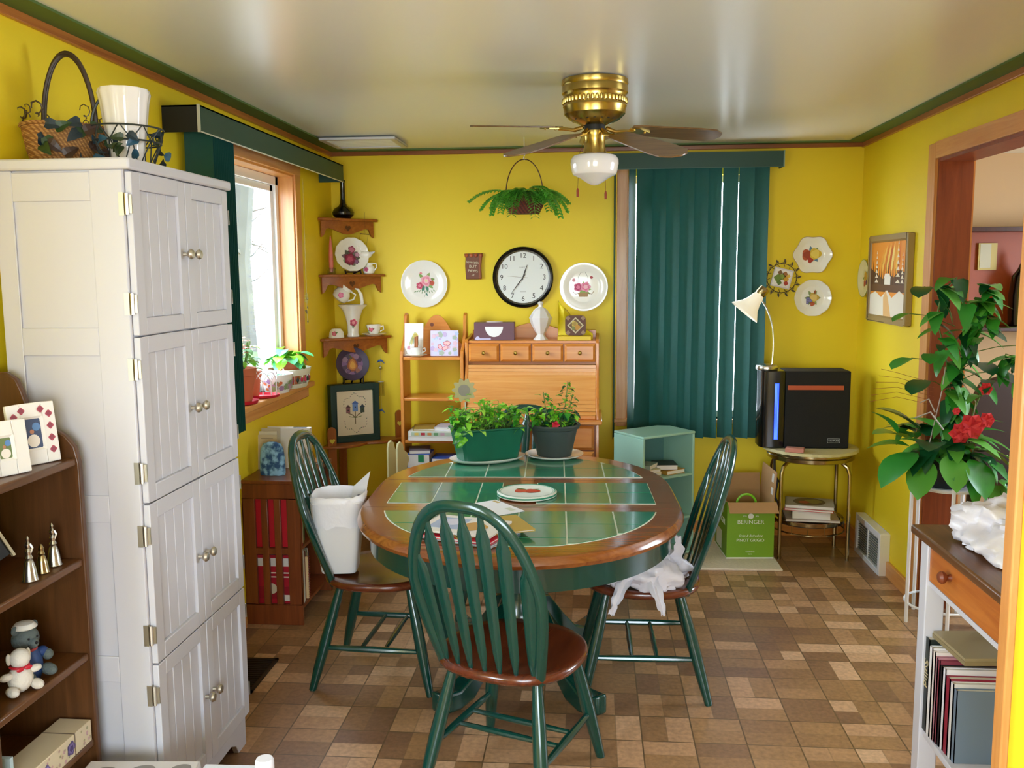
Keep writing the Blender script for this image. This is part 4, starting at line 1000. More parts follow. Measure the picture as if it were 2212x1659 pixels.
# lower shelf
t = thing('trumpet_vase', 'white porcelain trumpet vase with curved handle and rose on the lowest corner shelf', 'vase', (XL+.155, YB-.15, 1.268))
m_ = MB('porcelain'); m_.lathe([(.028, 0), (.031, .004), (.026, .02), (.028, .06), (.036, .10), (.05, .135), (.072, .158), (.068, .160), (.046, .138), (.03, .10), (.02, .06)], n=40, flute=5, fa=.04); m_.T = Matrix.Translation((.012, -.0335, .072)) @ FACE; flower(m_, 0, 0, .018, 0, ['#c8405c', '#a8203c', '#d87a80'], 5); leafd(m_, 0, 0, 4.6, .03, .012, 0, '#7a8a5a'); m_.build('vase_body', t)
m_ = MB('porcelain'); m_.tube([(.03, 0, .12), (.05, 0, .17), (.045, 0, .21), (.03, 0, .235), (.012, 0, .24)], [.008, .009, .009, .006, .003], 8); m_.build('handle', t)
m_ = MB(); m_.T = Matrix.Rotation(R(38), 4, 'Y'); jug(m_, (0, 0, 0), 1.15); m_.T = m_.T @ Matrix.Translation((0, -.042, .03)) @ FACE; flower(m_, 0, 0, .013, 0, ['#d04a7a', '#e07a9a'])
tag(m_.build('tilted_pitcher'), 'white rose pitcher hanging tilted under the middle corner shelf', 'pitcher', loc=(XL+.075, YB-.19, 1.498), rz=R(10))
m_ = MB('porcelain'); m_.lathe([(.036, 0), (.038, .003), (.034, .03), (.022, .045), (.006, .048)], n=28, flute=10, fa=.03); m_.T = Matrix.Translation((0, -.036, .022)) @ FACE; flower(m_, 0, 0, .011, 0, ['#c8506a', '#d87a8a']); leafd(m_, 0, 0, .4, .02, .008, 0, '#7a9a5a')
tag(m_.build('trinket_box'), 'small domed white porcelain trinket on the lowest corner shelf', 'ornament', loc=(XL+.075, YB-.245, 1.268))
def teacup(t, s=1., flowerc='#b8304c', plain=False):
    m_ = MB('porcelain'); m_.lathe([(.03*s, 0), (.034*s, .002), (.06*s, .010*s), (.068*s, .014*s), (.066*s, .016*s), (.04*s, .007*s), (.001, .006)], n=40); m_.build('saucer', t)
    m_ = MB('porcelain'); m_.lathe([(.018*s, .007), (.02*s, .009), (.03*s, .024*s), (.038*s, .048*s), (.042*s, .062*s), (.040*s, .062*s), (.034*s, .045*s), (.02*s, .014)], n=40, cap=(True, True)); m_.tube([(.038*s, 0, .052*s), (.056*s, 0, .056*s), (.058*s, 0, .036*s), (.036*s, 0, .026*s)], .003*s, 6)
    if not plain:
        m_.T = Matrix.Translation((0, -.0385*s, .04*s)) @ FACE @ Matrix.Rotation(R(-12), 4, 'X'); flower(m_, 0, 0, .014*s, 0, [flowerc, '#d86a7a'], 5); leafd(m_, 0, 0, 3.8, .022, .01, 0, '#7a9a5a'); leafd(m_, 0, 0, .2, .02, .008, 0, '#7a9a5a')
    m_.build('cup', t)
t = thing('teacup', 'white teacup with red rose and saucer on the lowest corner shelf', 'cup', (XL+.272, YB-.085, 1.268), R(-10)); teacup(t, .92)

for o_ in COL.objects:
    k_ = {'middle corner shelf': 1.2, 'lowest corner shelf': 1.25, 'under the middle corner shelf': 1.3, 'from the top corner shelf': 1.3}
    if o_.parent is None and o_.get('label') and not o_.name.startswith('corner_shelf'):
        for q_, v_ in k_.items():
            if q_ in o_['label']: sc(o_, v_)
# ================================================================ CORNER STAND, GREEN PICTURE, FRUIT PLATE
t = thing('corner_stand', 'small brown wooden corner stand with heart cut posts under the green picture', 'stand', (XL+.01, YB-.01, 0))
def hpost(m_, a, b_, z0, z1, w, rz):
    m_.T = Matrix.Translation((a, b_, 0)) @ Matrix.Rotation(rz, 4, 'Z'); top = [(w*math.cos(q), z1-w+w*math.sin(q)) for q in [PI*k/12 for k in range(13)]]
    m_.prism([(-w, z0), (w, z0)]+top, 'xz', 0, .016); m_.use('#d8c84a').prism(heart(0, z1-.085, .018), 'xz', -.001, .0); m_.use('#d8c84a').prism(heart(0, .32, .018), 'xz', -.001, .0); m_.use('shelf_brown_z')
m_ = MB('shelf_brown_z'); hpost(m_, .055, -.36, .0, .73, .026, R(35)); m_.build('post', t, bevel=.003)
m_ = MB('shelf_brown_z'); hpost(m_, .405, -.035, .0, .79, .026, R(35)); m_.build('post', t, bevel=.003)
m_ = MB('shelf_brown_z').box(.0, .05, -.03, -.012, 0, .72); m_.build('post', t, bevel=.003)
def scal(m_, z):
    m_.T = Matrix.Identity(4); pl = [(.0, 0), (.42, 0), (.42, -.03)]
    A, B = Vector((.42, -.05)), Vector((.05, -.38))
    for k in range(1, 24):
        f = k/24; p = A.lerp(B, f); nrm = Vector((.66, -.75)); p = p+nrm*(.045*abs(math.sin(PI*2*f))-.0); pl.append((p.x, p.y))
    pl += [(.03, -.39), (0, -.39)]; m_.prism(pl, 'xy', z-.016, z)
for z in (.615, .22): m_ = MB('shelf_brown'); scal(m_, z); m_.build('shelf_board', t, bevel=.004)
t = thing('framed_embroidery', 'dark green box frame with birdhouse embroidery on cream cloth in the corner', 'picture', (XL+.165, YB-.20, .616), R(30))
FW, FH = .155, .36
m_ = MB('#12332a'); m_.frame_panel(-FW, FW, 0, FH, -.02, .06, .034, .012); m_.build('picture_frame', t, bevel=.003)
m_ = MB('#dccfae'); m_.T = Matrix.Translation((0, -.0085, .18)) @ FACE; m_.box(-.121, .121, -.146, .146, -.002, .0004)
for (cx, cy, s, n0) in ((0, 0, 1, 0),):
    for k in range(44):
        a = 2*PI*k/44; x, y = .082*math.cos(a), .115*math.sin(a); r_ = 1+.08*math.cos(8*a)
        if abs(math.sin(a)) < .35: continue
        leafd(m_, x*r_, y*r_, a+1.4, .011, .005, .0008, ('#5a6a48', '#9a7a7a', '#6a7a6a')[k % 3])
line2(m_, [(0, -.07), (0, -.03), (-.02, -.01), (-.045, .0)], .005, .001, '#6a5a2c'); line2(m_, [(0, -.03), (.02, -.01), (.045, .0)], .005, .001, '#6a5a2c'); line2(m_, [(-.04, -.02), (0, -.03), (.04, -.022)], .004, .001, '#6a7a3c'); line2(m_, [(0, -.03), (0, .01)], .005, .001, '#6a5a2c')
for (x, y, w_, h_, c, c2) in ((-.045, .0, .026, .034, '#8a5a5a', '#5a3a3a'), (0, .01, .034, .048, '#6a8ac0', '#4a6aa8'), (.046, .0, .026, .034, '#3a4a3a', '#2a3a4a')):
    m_.use(c).box(x-w_/2, x+w_/2, y, y+h_, .0008, .0018); m_.use(c2).prism([(x-w_*.7, y+h_), (x+w_*.7, y+h_), (x, y+h_+.02)], 'xy', .0018, .0026); m_.use('#1c1c1c').disc((x, y+h_*.55, .0022), .004, (1, 0, 0), (0, 1, 0))
m_.build('embroidery', t, smooth=0)
def p_pear(m, z):
    m.use('#5a3a5e').disc((0, 0, z-.0003), .07, (1, 0, 0), (0, 1, 0), 32); m.use('#7a587e')
    for a in range(12): m.use(('#7a587e', '#46304c', '#8a6a80')[a % 3]).disc((.052*math.cos(a*.52), .052*math.sin(a*.52), z+.0002*(a % 3)), .018, (1, 0, 0), (0, 1, 0), 12, 5, .1)
    for k, c in enumerate(('#8a4a1e', '#b8742a', '#d0983c')): m.use(c); q = 1-.25*k; m.prism([(.033*q*math.cos(a)*(1-.35*max(0, math.sin(a))), -.012+.045*q*math.sin(a)*(1.25 if math.sin(a) > 0 else .8)) for a in [2*PI*j/24 for j in range(24)]], 'xy', z+.0008*(k+1), z+.0008*(k+1)+.0004)
    leafd(m, 0, .03, 2.2, .035, .014, z+.003, '#4a4a2a'); flower(m, -.028, -.045, .014, z+.002, ['#4a2a4c', '#6a4a6e'], 3); flower(m, .03, -.042, .014, z+.002, ['#8a5a4a'], 3)
t = thing('display_plate', 'purple plate painted with a golden pear on a black easel above the green picture', 'plate', (XL+.155, YB-.19, .976), R(26))
o = wall_plate('plate', None, (0, .004, .125), .103, p_pear, matn='#3c2c44', rim='#2a2030', tilt=R(-9), depth=.016); o.parent = t
m_ = MB('black_gloss')
for s_ in (-1, 1): m_.tube([(s_*.06, -.035, .003), (s_*.062, -.025, .045), (s_*.05, .0, .03), (s_*.055, .03, .003)], [.005, .006, .006, .005], 8)
m_.tube([(-.05, 0, .03), (.05, 0, .03)], .005, 8); m_.tube([(0, .0, .03), (0, .04, .003)], .005, 8); m_.build('easel', t)
t = thing('wind_chime', 'small clear wind chime with blue dolphins hanging on the yellow wall', 'wind chime', (-1.345, YB-.03, .80))
m_ = MB('#3a66b0'); 
for (z, s_) in ((.30, 1), (-.02, .8)):
    m_.T = Matrix.Translation((0, 0, z)); m_.tube([(-.024*s_, 0, -.008), (-.01*s_, 0, .006), (.01*s_, 0, .006), (.026*s_, 0, -.012)], [.001, .007*s_, .006*s_, .001], 8); m_.tube([(0, 0, .008), (.004, 0, .018)], [.004, .001], 6)
m_.T = Matrix.Identity(4); m_.build('dolphins', t)
m_ = MB('clear_glass')
for k in range(5): m_.tube([(-.018+.009*k, 0, .08), (-.018+.009*k, 0, .17)], .003, 6)
m_.sphere((0, 0, .26), .014, 10, 8); m_.build('glass_tubes', t)
m_ = MB('#c8c8b8'); m_.tube([(0, 0, -.02), (0, 0, .30), (.0, .028, .33)], .0006, 4); m_.lathe([(.02, .17), (.02, .174)], n=16); m_.build('cord', t)

# ================================================================ SLATTED BOOKCASE by the left wall
t = thing('slatted_bookcase', 'low brown wooden bookcase with slatted end, full of red books', 'bookcase', (XL+.002, 4.10, 0))
WB, LB, HB = .275, .50, .705
m_ = MB('mahogany'); xs_ = [0, .058, .088, .12, .150, .182, .212, .275]
m_.box(0, xs_[1], 0, .018, .10, HB-.09); m_.box(xs_[2], xs_[3], 0, .018, .10, HB-.09); m_.box(xs_[4], xs_[5], 0, .018, .10, HB-.09); m_.box(xs_[6], xs_[7], 0, .018, .10, HB-.09); m_.box(0, WB, 0, .018, .0, .10); m_.box(0, WB, 0, .018, HB-.09, HB-.018)
m_.box(.05, .225, .0012, .017, .345, .375)
m_.build('slatted_end', t, bevel=.002)
m_ = MB('mahogany'); m_.box(0, WB, LB-.018, LB, 0, HB-.018); m_.build('end_panel', t, bevel=.002)
m_ = MB('mahogany'); m_.box(-.0, WB+.012, -.012, LB+.012, HB-.018, HB); m_.build('top', t, bevel=.004)
for z in (.09, .375): m_ = MB('mahogany'); m_.box(0.002, WB-.006, .018, LB-.018, z-.016, z); m_.build('shelf_board', t)
def book(x0, x1, y0, y1, z0, h, cover, label, group=None, pages='#e4dcc8', spine='x+', deco=None, cat='book', name='book'):
    """standing book: spine side given; cover shell + page block"""
    t = thing(name, label, cat, ((x0+x1)/2, (y0+y1)/2, z0), group=group)
    a, b = (x1-x0)/2, (y1-y0)/2; c = .0025
    m = MB(cover)
    if spine[0] == 'x':
        s = 1 if spine == 'x+' else -1
        m.box(-a, a, -b, -b+c, 0, h); m.box(-a, a, b-c, b, 0, h); m.box(s*a, s*(a-c), -b, b, 0, h)
        p = MB(pages).box(-s*(a-.004), s*(a-c), -b+c, b-c, .003, h-.003)
    else:
        s = 1 if spine == 'y+' else -1
        m.box(-a, -a+c, -b, b, 0, h); m.box(a-c, a, -b, b, 0, h); m.box(-a, a, s*b, s*(b-c), 0, h)
        p = MB(pages).box(-a+c, a-c, -s*(b-.004), s*(b-c), .003, h-.003)
    if deco: deco(m, a, b, h)
    m.build('cover', t); p.build('pages', t)
    return t
bx, by = XL+.004, 4.12
# first books flat against the slatted end: red covers face the viewer
def label_deco(m, a, b, h):
    m.use('#e4ddd2').box(-a+.01, a-.008, -b-.0012, -b, h-.055, h-.015); m.use('#9a1020').box(-a+.012, a-.01, -b-.0012, -b, .03, .09); m.use('#d8c8a8').disc((-.02, -b-.0014, .08), .026, (1, 0, 0), (0, 0, 1), 20)
    m.use('#e8dcc8'); m.box(.03, .1, -b-.0016, -b-.001, .02, .05); m.box(-.03, .07, -b-.0016, -b-.001, h-.09, h-.084); m.box(-.03, .07, -b-.0016, -b-.001, h-.11, h-.104)
book(bx+.02, bx+.265, by+.003, by+.033, .376, .29, '#c41224', 'bright red book on the upper shelf of the slatted bookcase', 'books in the slatted bookcase')
book(bx+.02, bx+.255, by+.003, by+.03, .091, .245, '#b01428', 'red book with white labels on the lower shelf of the slatted bookcase', 'books in the slatted bookcase', deco=label_deco)
cols = [('#e8e2d2', .262, 'white'), ('#d8c8a8', .25, 'cream'), ('#7a2a2a', .235, 'maroon'), ('#e0d8c0', .24, 'ivory'), ('#2a8a4a', .23, 'green'), ('#c8b088', .21, 'tan'), ('#ded6c6', .225, 'pale grey'), ('#3a5a7a', .2, 'blue')]
y = by+.035
for i, (c, h, nm) in enumerate(cols):
    w_ = .016+.006*(i % 3)
    book(bx+.06, bx+.262-.004*i, y, y+w_, .091, h, c, nm+' book standing on the lower shelf of the slatted bookcase', 'books in the slatted bookcase'); y += w_+.001
y = by+.036
for i, (c, h, nm) in enumerate([('#e6e0d0', .25, 'white'), ('#d0c49a', .22, 'cream'), ('#8a6a4a', .19, 'brown'), ('#4aa060', .17, 'green')]):
    w_ = .018+.006*(i % 2)
    book(bx+.06, bx+.258-.004*i, y, y+w_, .376, h, c, nm+' book on the upper shelf of the slatted bookcase', 'books in the slatted bookcase'); y += w_+.001
m_ = MB('#8a2a30')
for k in range(17): m_.T = Matrix.Translation((bx+.268, y-.02, .10+k*.0125)); m_.tube([(.005*math.cos(a), .007*math.sin(a), 0) for a in [2*PI*q/8 for q in range(8)]], .0012, 4, close=True)
m_.T = Matrix.Identity(4); m_.use('#e2c08a').box(bx+.08, bx+.266, y-.03, y-.018, .092, .30)
tag(m_.build('spiral_notebook'), 'tan spiral-bound notebook with red coil in the slatted bookcase', 'notebook')
# on top of it
ZT = .706
t = thing('papers_rack', 'stack of beige envelopes and papers standing behind the blue fabric case', 'papers', (XL+.10, 4.33, ZT))
for k, (x, w_, h, c) in enumerate(((-.055, .10, .17, '#d2c2a2'), (-.06, .10, .185, '#e0d8c0'), (-.045, .095, .20, '#c8bca0'), (.0, .13, .205, '#e6e0d2'))):
    m_ = MB(c); m_.T = Matrix.Translation((0, .012*k, 0)) @ Matrix.Rotation(R(-6), 4, 'X'); m_.box(x-w_/2+.0, x+w_/2, -.002, .004, .0, h); m_.use('#8a8272').box(x-w_/2+.02, x+w_/2-.02, -.0026, -.002, h-.02, h-.018); m_.build('envelope', t)
m_ = MB('#e8e2d8'); m_.box(.0, .15, .05, .085, 0, .195); m_.use('#f4f2ee').box(-.0, .15, .05, .085, .195, .198); m_.use('#6a6a6a').box(.03, .13, .055, .08, .198, .199); m_.build('white_box', t)
mottle('toile', '#24507c', '#8fc0dc', 30)
m_ = MB('toile'); rs = []
for z, kx, ky in ((0, .98, 1), (.01, 1.02, 1), (.08, 1, .95), (.125, .92, .8), (.15, .7, .6), (.158, .35, .4)):
    rs.append([(.062*kx*math.copysign(abs(math.cos(a))**.6, math.cos(a)), .028*ky*math.copysign(abs(math.sin(a))**.8, math.sin(a)), z) for a in [2*PI*k/28 for k in range(28)]])
m_.ring(rs); tag(m_.build('fabric_case', smooth=60), 'blue and white patterned rounded fabric case on top of the slatted bookcase', 'case', loc=(XL+.115, 4.215, ZT), rz=R(-6))
m_ = MB('paper'); m_.T = Matrix.Rotation(R(20), 4, 'Z'); m_.box(-.08, .08, -.05, .06, 0, .006); m_.use('#c88a5a').box(-.07, .09, -.06, .05, .006, .012)
tag(m_.build('papers'), 'loose papers lying on the far end of the slatted bookcase', 'papers', loc=(XL+.19, 4.50, ZT))
# ================================================================ LADDER SHELF
t = thing('ladder_shelf', 'narrow open pine shelf unit between the corner and the roll-top desk', 'shelf', (-.965, 5.56, 0))
HW = .185
for s_ in (-1, 1):
    m_ = MB('pine'); x = s_*HW
    pf = [(-.10, 0), (.13, 0), (.13, 1.12), (.13, 1.36), (.12, 1.40), (.09, 1.415), (.06, 1.40), (.045, 1.36), (.035, 1.30), (.0, 1.25), (-.05, 1.21), (-.085, 1.19), (-.10, 1.15)]
    m_.prism(pf, 'yz', x-.010, x+.010); m_.build('side_panel', t, bevel=.003)
for z in (1.155, .905, .645, .475, .2): m_ = MB('pine_x').box(-HW+.011, HW-.011, -.095, .125, z-.018, z); m_.build('shelf_board', t, bevel=.003)
m_ = MB('pine_x'); pl = [(-HW+.011, 1.155), (HW-.011, 1.155), (HW-.011, 1.20)]
for k in range(13): u = 1-k/12; pl.append((-.10+.20*u, 1.27+.13*math.sin(PI*k/12)**.8))
pl.append((-HW+.011, 1.20)); m_.prism(pl, 'xz', .112, .126); m_.use('#7a3c1e').T = Matrix.Translation((-.03, .1115, 1.34)) @ FACE; m_.disc((0, 0, 0), .012, (1, 0, 0), (0, 1, 0), 16); m_.T = Matrix.Identity(4); m_.build('back_rail', t)
def card(name, label, cat, loc, w, h, deco, rz=0., tilt=-10, col='#f1ede4', group=None, th=.002):
    m = MB(col); m.T = FACE; m.box(-w/2, w/2, 0, h, -th, 0); deco(m, w, h); o = m.build(name, smooth=0)
    return tag(o, label, cat, group, loc=loc) if False else _tagrot(o, label, cat, loc, (R(tilt), 0, rz), group)
def _tagrot(o, label, cat, loc, rot, group=None):
    o.location = loc; o.rotation_euler = rot; o['label'] = label; o['category'] = cat
    if group: o['group'] = group
    return o
def d_card1(m, w, h):
    for k in range(6): leafd(m, .0+.012*k-.03, h*.3, 1.2+.12*k, .09, .012, .0006, ('#b8c08a', '#d0c070', '#a8b89a')[k % 3])
    flower(m, -.03, h*.25, .012, .001, ['#d08a9a']); flower(m, .01, h*.62, .016, .001, ['#d8c86a', '#c0a84a']); flower(m, .03, h*.2, .012, .001, ['#c86a5a'])
def d_card2(m, w, h):
    rr = random.Random(2)
    for k in range(40): flower(m, rr.uniform(-w*.45, w*.45), rr.uniform(h*.08, h*.92), rr.uniform(.006, .016), .0006+.00004*k, [('#b8c8e8', '#c8b0d8', '#e0c0d0', '#a8b8a8', '#d0d8f0')[k % 5]], 5)
    for k in range(8): flower(m, rr.uniform(-.03, .03), rr.uniform(h*.2, h*.6), .013, .0026+.0001*k, [('#d8607a', '#e890a0', '#c84a5a')[k % 3], '#f0c0c0'])
card('greeting_card', 'tall white greeting card with flowers at left on the ladder shelf', 'card', (-1.082, 5.51, 1.158), .115, .20, d_card1, tilt=-8)
card('greeting_card', 'wide pastel floral card leaning at right on the ladder shelf', 'card', (-.895, 5.52, 1.158), .17, .155, d_card2, rz=R(4), tilt=-10, col='#d8d4ec')
t = thing('espresso_cup', 'plain white cup and saucer holding cinnamon sticks on the ladder shelf', 'cup', (-1.06, 5.485, 1.156)); teacup(t, .95, plain=True)
m_ = MB('#a8683a'); m_.tube([(.002, 0, .02), (.006, 0, .125)], .007, 8); m_.tube([(-.01, .004, .02), (-.006, .004, .12)], .006, 8); m_.build('cinnamon_sticks', t)
def flatbook(x, y, z, w, d, h, col, label, rz=0., group=None, pages='#ece8e0', name='book', cat='book', deco=None):
    t = thing(name, label, cat, (x, y, z), rz, group)
    m = MB(col); m.box(-w/2, w/2, -d/2, d/2, 0, .0025); m.box(-w/2, w/2, -d/2, d/2, h-.0025, h); m.box(-w/2, -w/2+.003, -d/2, d/2, 0, h)
    if deco: deco(m, w, d, h)
    m.build('cover', t); MB(pages).box(-w/2+.004, w/2-.003, -d/2+.002, d/2-.002, .0026, h-.0026).build('pages', t)
    return t
def dspine(m, w, d, h):
    m.use('#b8c8b0').box(-w/2+.02, w/2-.01, -d/2-.0008, -d/2+.0015, .004, h-.008)
    for k, c in enumerate(('#e0c060', '#b02a3a', '#d08a4a', '#6a9a6a', '#c8a0b0')): m.use(c).box(-w/2+.04+.04*k, -w/2+.065+.04*k, -d/2-.0014, -d/2, .006, h-.01)
flatbook(-.965, 5.54, .646, .30, .19, .026, '#f0efe8', 'white book at the bottom of the pile on the middle ladder shelf', group='books on the ladder shelf')
flatbook(-.965, 5.54, .673, .30, .19, .032, '#e8ece0', 'white box-like book with coloured spine on the middle ladder shelf', group='books on the ladder shelf', deco=dspine)
flatbook(-1.03, 5.54, .7055, .13, .17, .012, '#b89a4a', 'small tan booklet on top of the pile on the middle ladder shelf', R(8), 'books on the ladder shelf', name='booklet')
flatbook(-.89, 5.54, .7055, .12, .16, .022, '#dcd8e0', 'pale grey booklet on top of the pile on the middle ladder shelf', R(-5), 'books on the ladder shelf', name='booklet')
def dblue(m, w, d, h):
    m.use('#1f8a5a').box(-.0, .035, -d/2-.001, -d/2, h*.45, h*.95); m.use('#e4e8f0').box(.0, .035, -d/2-.001, -d/2, 0.004, h*.4)
flatbook(-1.055, 5.53, .476, .14, .17, .085, '#3a72d8', 'blue box with green square on the lower ladder shelf', group='books on the ladder shelf', name='blue_box', cat='box', deco=dblue)
flatbook(-1.06, 5.53, .562, .13, .16, .022, '#8a8088', 'grey book lying on the blue box on the lower ladder shelf', R(10), 'books on the ladder shelf')
flatbook(-.90, 5.53, .476, .16, .17, .034, '#eceef4', 'thick white book at right on the lower ladder shelf', group='books on the ladder shelf')
flatbook(-.90, 5.535, .511, .15, .16, .024, '#2a5ab8', 'blue book lying on the thick white one on the lower ladder shelf', group='books on the ladder shelf')

# ================================================================ CREAM CUT-OUT BOARD (child's chair back)
t = thing('childs_chair', 'small cream wooden chair with goose-shaped cut-out sides beside the corner stand', 'chair', (-1.115, 5.14, 0), R(60))
mat('cream_paint', '#d8cf9c', .5)
for s_ in (-1, 1):
    m_ = MB('cream_paint'); x = s_*.0; pf = [(-.05, 0), (.045, 0), (.045, .50), (.035, .55), (.055, .59), (.04, .63), (.012, .65), (-.0, .69), (-.02, .705), (-.04, .695), (-.05, .66)]
    m_.prism(pf, 'xz', s_*.035-.007, s_*.035+.007); m_.build('side_panel', t, bevel=.004)
m_ = MB('cream_paint'); m_.box(-.045, .04, -.028, .028, .26, .275); m_.build('seat', t, bevel=.003)

# ================================================================ ROLL-TOP DESK
t = thing('roll_top_desk', 'pine roll-top desk with four small drawers and closed slatted roll', 'desk', (-.36, 5.50, 0))
DW = .385
for s_ in (-1, 1):
    m_ = MB('pine'); x = s_*(DW+.009)
    pf = [(.25, 0), (.25, 1.28), (.20, 1.275), (.12, 1.265), (-.0, 1.26), (-.02, 1.24), (-.02, 1.12), (-.035, 1.05), (-.08, .96), (-.13, .88), (-.16, .80), (-.16, .0)]
    m_.prism(pf, 'yz', x-.009, x+.009); m_.build('side_panel', t, bevel=.003)
m_ = MB('pine_x'); m_.box(-DW, DW, .0, .24, 1.236, 1.252); m_.build('top', t, bevel=.002)
m_ = MB('pine_x'); pl = [(-DW, 1.25), (DW, 1.25), (DW, 1.285)]+[(DW*(1-2*k/24), 1.29+.045*math.sin(PI*k/24)**2+.012*math.cos(PI*k/6)) for k in range(25)]+[(-DW, 1.285)]
m_.prism(pl, 'xz', .225, .24); m_.build('gallery', t, bevel=.002)
m_ = MB('shelf_brown'); m_.box(-DW, DW, .0, .24, 1.11, 1.124); m_.box(-DW, DW, .0, .012, 1.124, 1.236); m_.build('drawer_case', t)
for k in range(4):
    x0 = -DW+.004+k*(2*DW/4); x1 = x0+2*DW/4-.008; z0, z1 = 1.127, 1.233
    m_ = MB('pine_x'); b = .014
    m_.box(x0, x1, -.016, -.001, z0, z1); o_ = [(x0, -.016, z0), (x1, -.016, z0), (x1, -.016, z1), (x0, -.016, z1)]; i_ = [(x0+b, -.026, z0+b), (x1-b, -.026, z0+b), (x1-b, -.026, z1-b), (x0+b, -.026, z1-b)]
    m_.add(o_+i_, [(0, 1, 5, 4), (1, 2, 6, 5), (2, 3, 7, 6), (3, 0, 4, 7), (4, 5, 6, 7)]); d = m_.build('drawer', t)
    m_ = MB('brass'); m_.T = Matrix.Translation(((x0+x1)/2, -.026, (z0+z1)/2)) @ FACE; m_.lathe([(.007, 0), (.005, .008), (.011, .014), (.012, .02), (.008, .026), (.001, .028)], n=16); m_.build('knob', d)
m_ = MB('tambour'); n = 14
path = []
for k in range(n+1): u = k/n; path.append((-.028-.128*(1-math.cos(u*PI*.5))**1.0*1.0, 1.108-.285*math.sin(u*PI*.5)**1.0 if False else 1.108-.285*u))
front = []
for k in range(n):
    (ya, za), (yb, zb) = path[k], path[k+1]; d = .003 if k < 3 else .008
    front += [(ya, za-.001), (yb, zb+.001), (yb+d*1.6, zb)]
m_.prism(front+[(yb+.02, zb), (path[0][0]+.02, path[0][1])], 'yz', -DW+.002, DW-.002)
m_.build('tambour_roll', t, smooth=10)
m_ = MB('pine_x'); m_.box(-DW+.002, DW-.002, -.168, -.15, .80, .825); m_.build('roll_handle', t, bevel=.004)
m_ = MB('pine_x'); m_.box(-DW-.018, DW+.035, -.215, .24, .776, .80); m_.build('writing_top', t, bevel=.005)
m_ = MB('shelf_brown'); m_.box(-DW, DW, -.15, .24, .10, .776); m_.build('base_case', t)
for (x0, x1, z0, z1) in ((-DW+.01, -.13, .62, .765), (-DW+.01, -.13, .38, .61), (-DW+.01, -.13, .12, .37), (.13, DW-.01, .62, .765), (.13, DW-.01, .38, .61), (.13, DW-.01, .12, .37)):
    m_ = MB('pine_x'); b = .016; m_.box(x0, x1, -.165, -.151, z0, z1); o_ = [(x0, -.165, z0), (x1, -.165, z0), (x1, -.165, z1), (x0, -.165, z1)]; i_ = [(x0+b, -.177, z0+b), (x1-b, -.177, z0+b), (x1-b, -.177, z1-b), (x0+b, -.177, z1-b)]
    m_.add(o_+i_, [(0, 1, 5, 4), (1, 2, 6, 5), (2, 3, 7, 6), (3, 0, 4, 7), (4, 5, 6, 7)]); m_.build('large_drawer', t)
# on the desk
ZD = 1.2525
t = thing('tissue_box', 'mauve tissue box with white curved opening on top of the desk', 'tissue box', (-.59, 5.56, ZD))
m_ = MB('#6a4450'); m_.box(-.122, .122, -.035, .055, 0, .108); m_.T = Matrix.Translation((0, -.0352, 0)) @ FACE; pl = [(.055*math.cos(a), .082+.062*math.sin(a)) for a in [PI+PI*k/16 for k in range(17)]]
m_.use('#f3f2f0').prism(pl, 'xy', 0, .001); m_.use('#c8c4e4').box(-.115, -.02, .004, .012, 0, .0006); m_.disc((-.1, .012, .0008), .012, (1, 0, 0), (0, 1, 0)); m_.build('box', t, bevel=.002)
m_ = MB('#dcd0c8'); m_.lathe([(.05, .108), (.05, .112), (.03, .113)], n=24, sy=.4); m_.build('tissue_slot', t)
m_ = MB('milk_glass'); m_.lathe([(.044, 0), (.042, .006), (.03, .02), (.022, .034), (.034, .05), (.06, .10), (.070, .135), (.066, .14), (.045, .175), (.03, .19), (.014, .20), (.012, .21), (.018, .222), (.010, .232)], n=8)
tag(m_.build('lidded_jar', smooth=20), 'white milk glass faceted jar with pointed lid on the desk', 'jar', loc=(-.31, 5.56, ZD))
t = thing('yellow_box', 'flat yellow box under the small fruit picture on the desk', 'box', (-.105, 5.545, ZD))
m_ = MB('#e6c41c').box(-.10, .10, -.05, .06, 0, .026); m_.build('box', t, bevel=.002)
t = thing('fruit_trivet', 'small brown square fruit picture with rounded corners standing on the yellow box', 'picture', (-.098, 5.53, ZD+.027), rot=(R(-8), 0, R(4)))
m_ = MB('#5a2e18'); m_.T = FACE; sq = [(.062*math.copysign(abs(math.cos(a))**.35, math.cos(a)), .062+.060*math.copysign(abs(math.sin(a))**.35, math.sin(a))) for a in [2*PI*k/36 for k in range(36)]]; m_.prism(sq, 'xy', -.012, 0)
m_.use('#c8bc98').prism([(0, .012), (.05, .062), (0, .112), (-.05, .062)], 'xy', 0, .0015); m_.use('#6a4a2a').prism([(0, .022), (.04, .062), (0, .102), (-.04, .062)], 'xy', .0015, .002)
flower(m_, -.006, .07, .018, .0025, ['#c8b04a', '#a88a3a'], 3); flower(m_, .012, .05, .016, .003, ['#c08a2a'], 3); flower(m_, -.012, .045, .012, .003, ['#7a7a3a'], 3)
for x, y in ((-.045, .018), (.045, .018), (-.045, .105), (.045, .105)): flower(m_, x, y, .012, .001, ['#9a7a5a'], 4)
m_.build('picture', t, bevel=.002)
t = thing('yellow_scarf', 'bright yellow cloth with pointed corner draped behind the small fruit picture', 'cloth', (-.09, 5.59, ZD))
m_ = MB('#f6e01c'); rr = random.Random(9); N = 12; vs = []; fs = []
for i in range(N+1):
    for j in range(N+1):
        u, v = i/N, j/N; top = .20*(1-u)**1.3+.035; vs.append((-.115+.21*u, .0+.02*math.sin(u*14+v*3)*v+.03*v, .0+top*v*(1-.03*math.sin(u*20)))); 
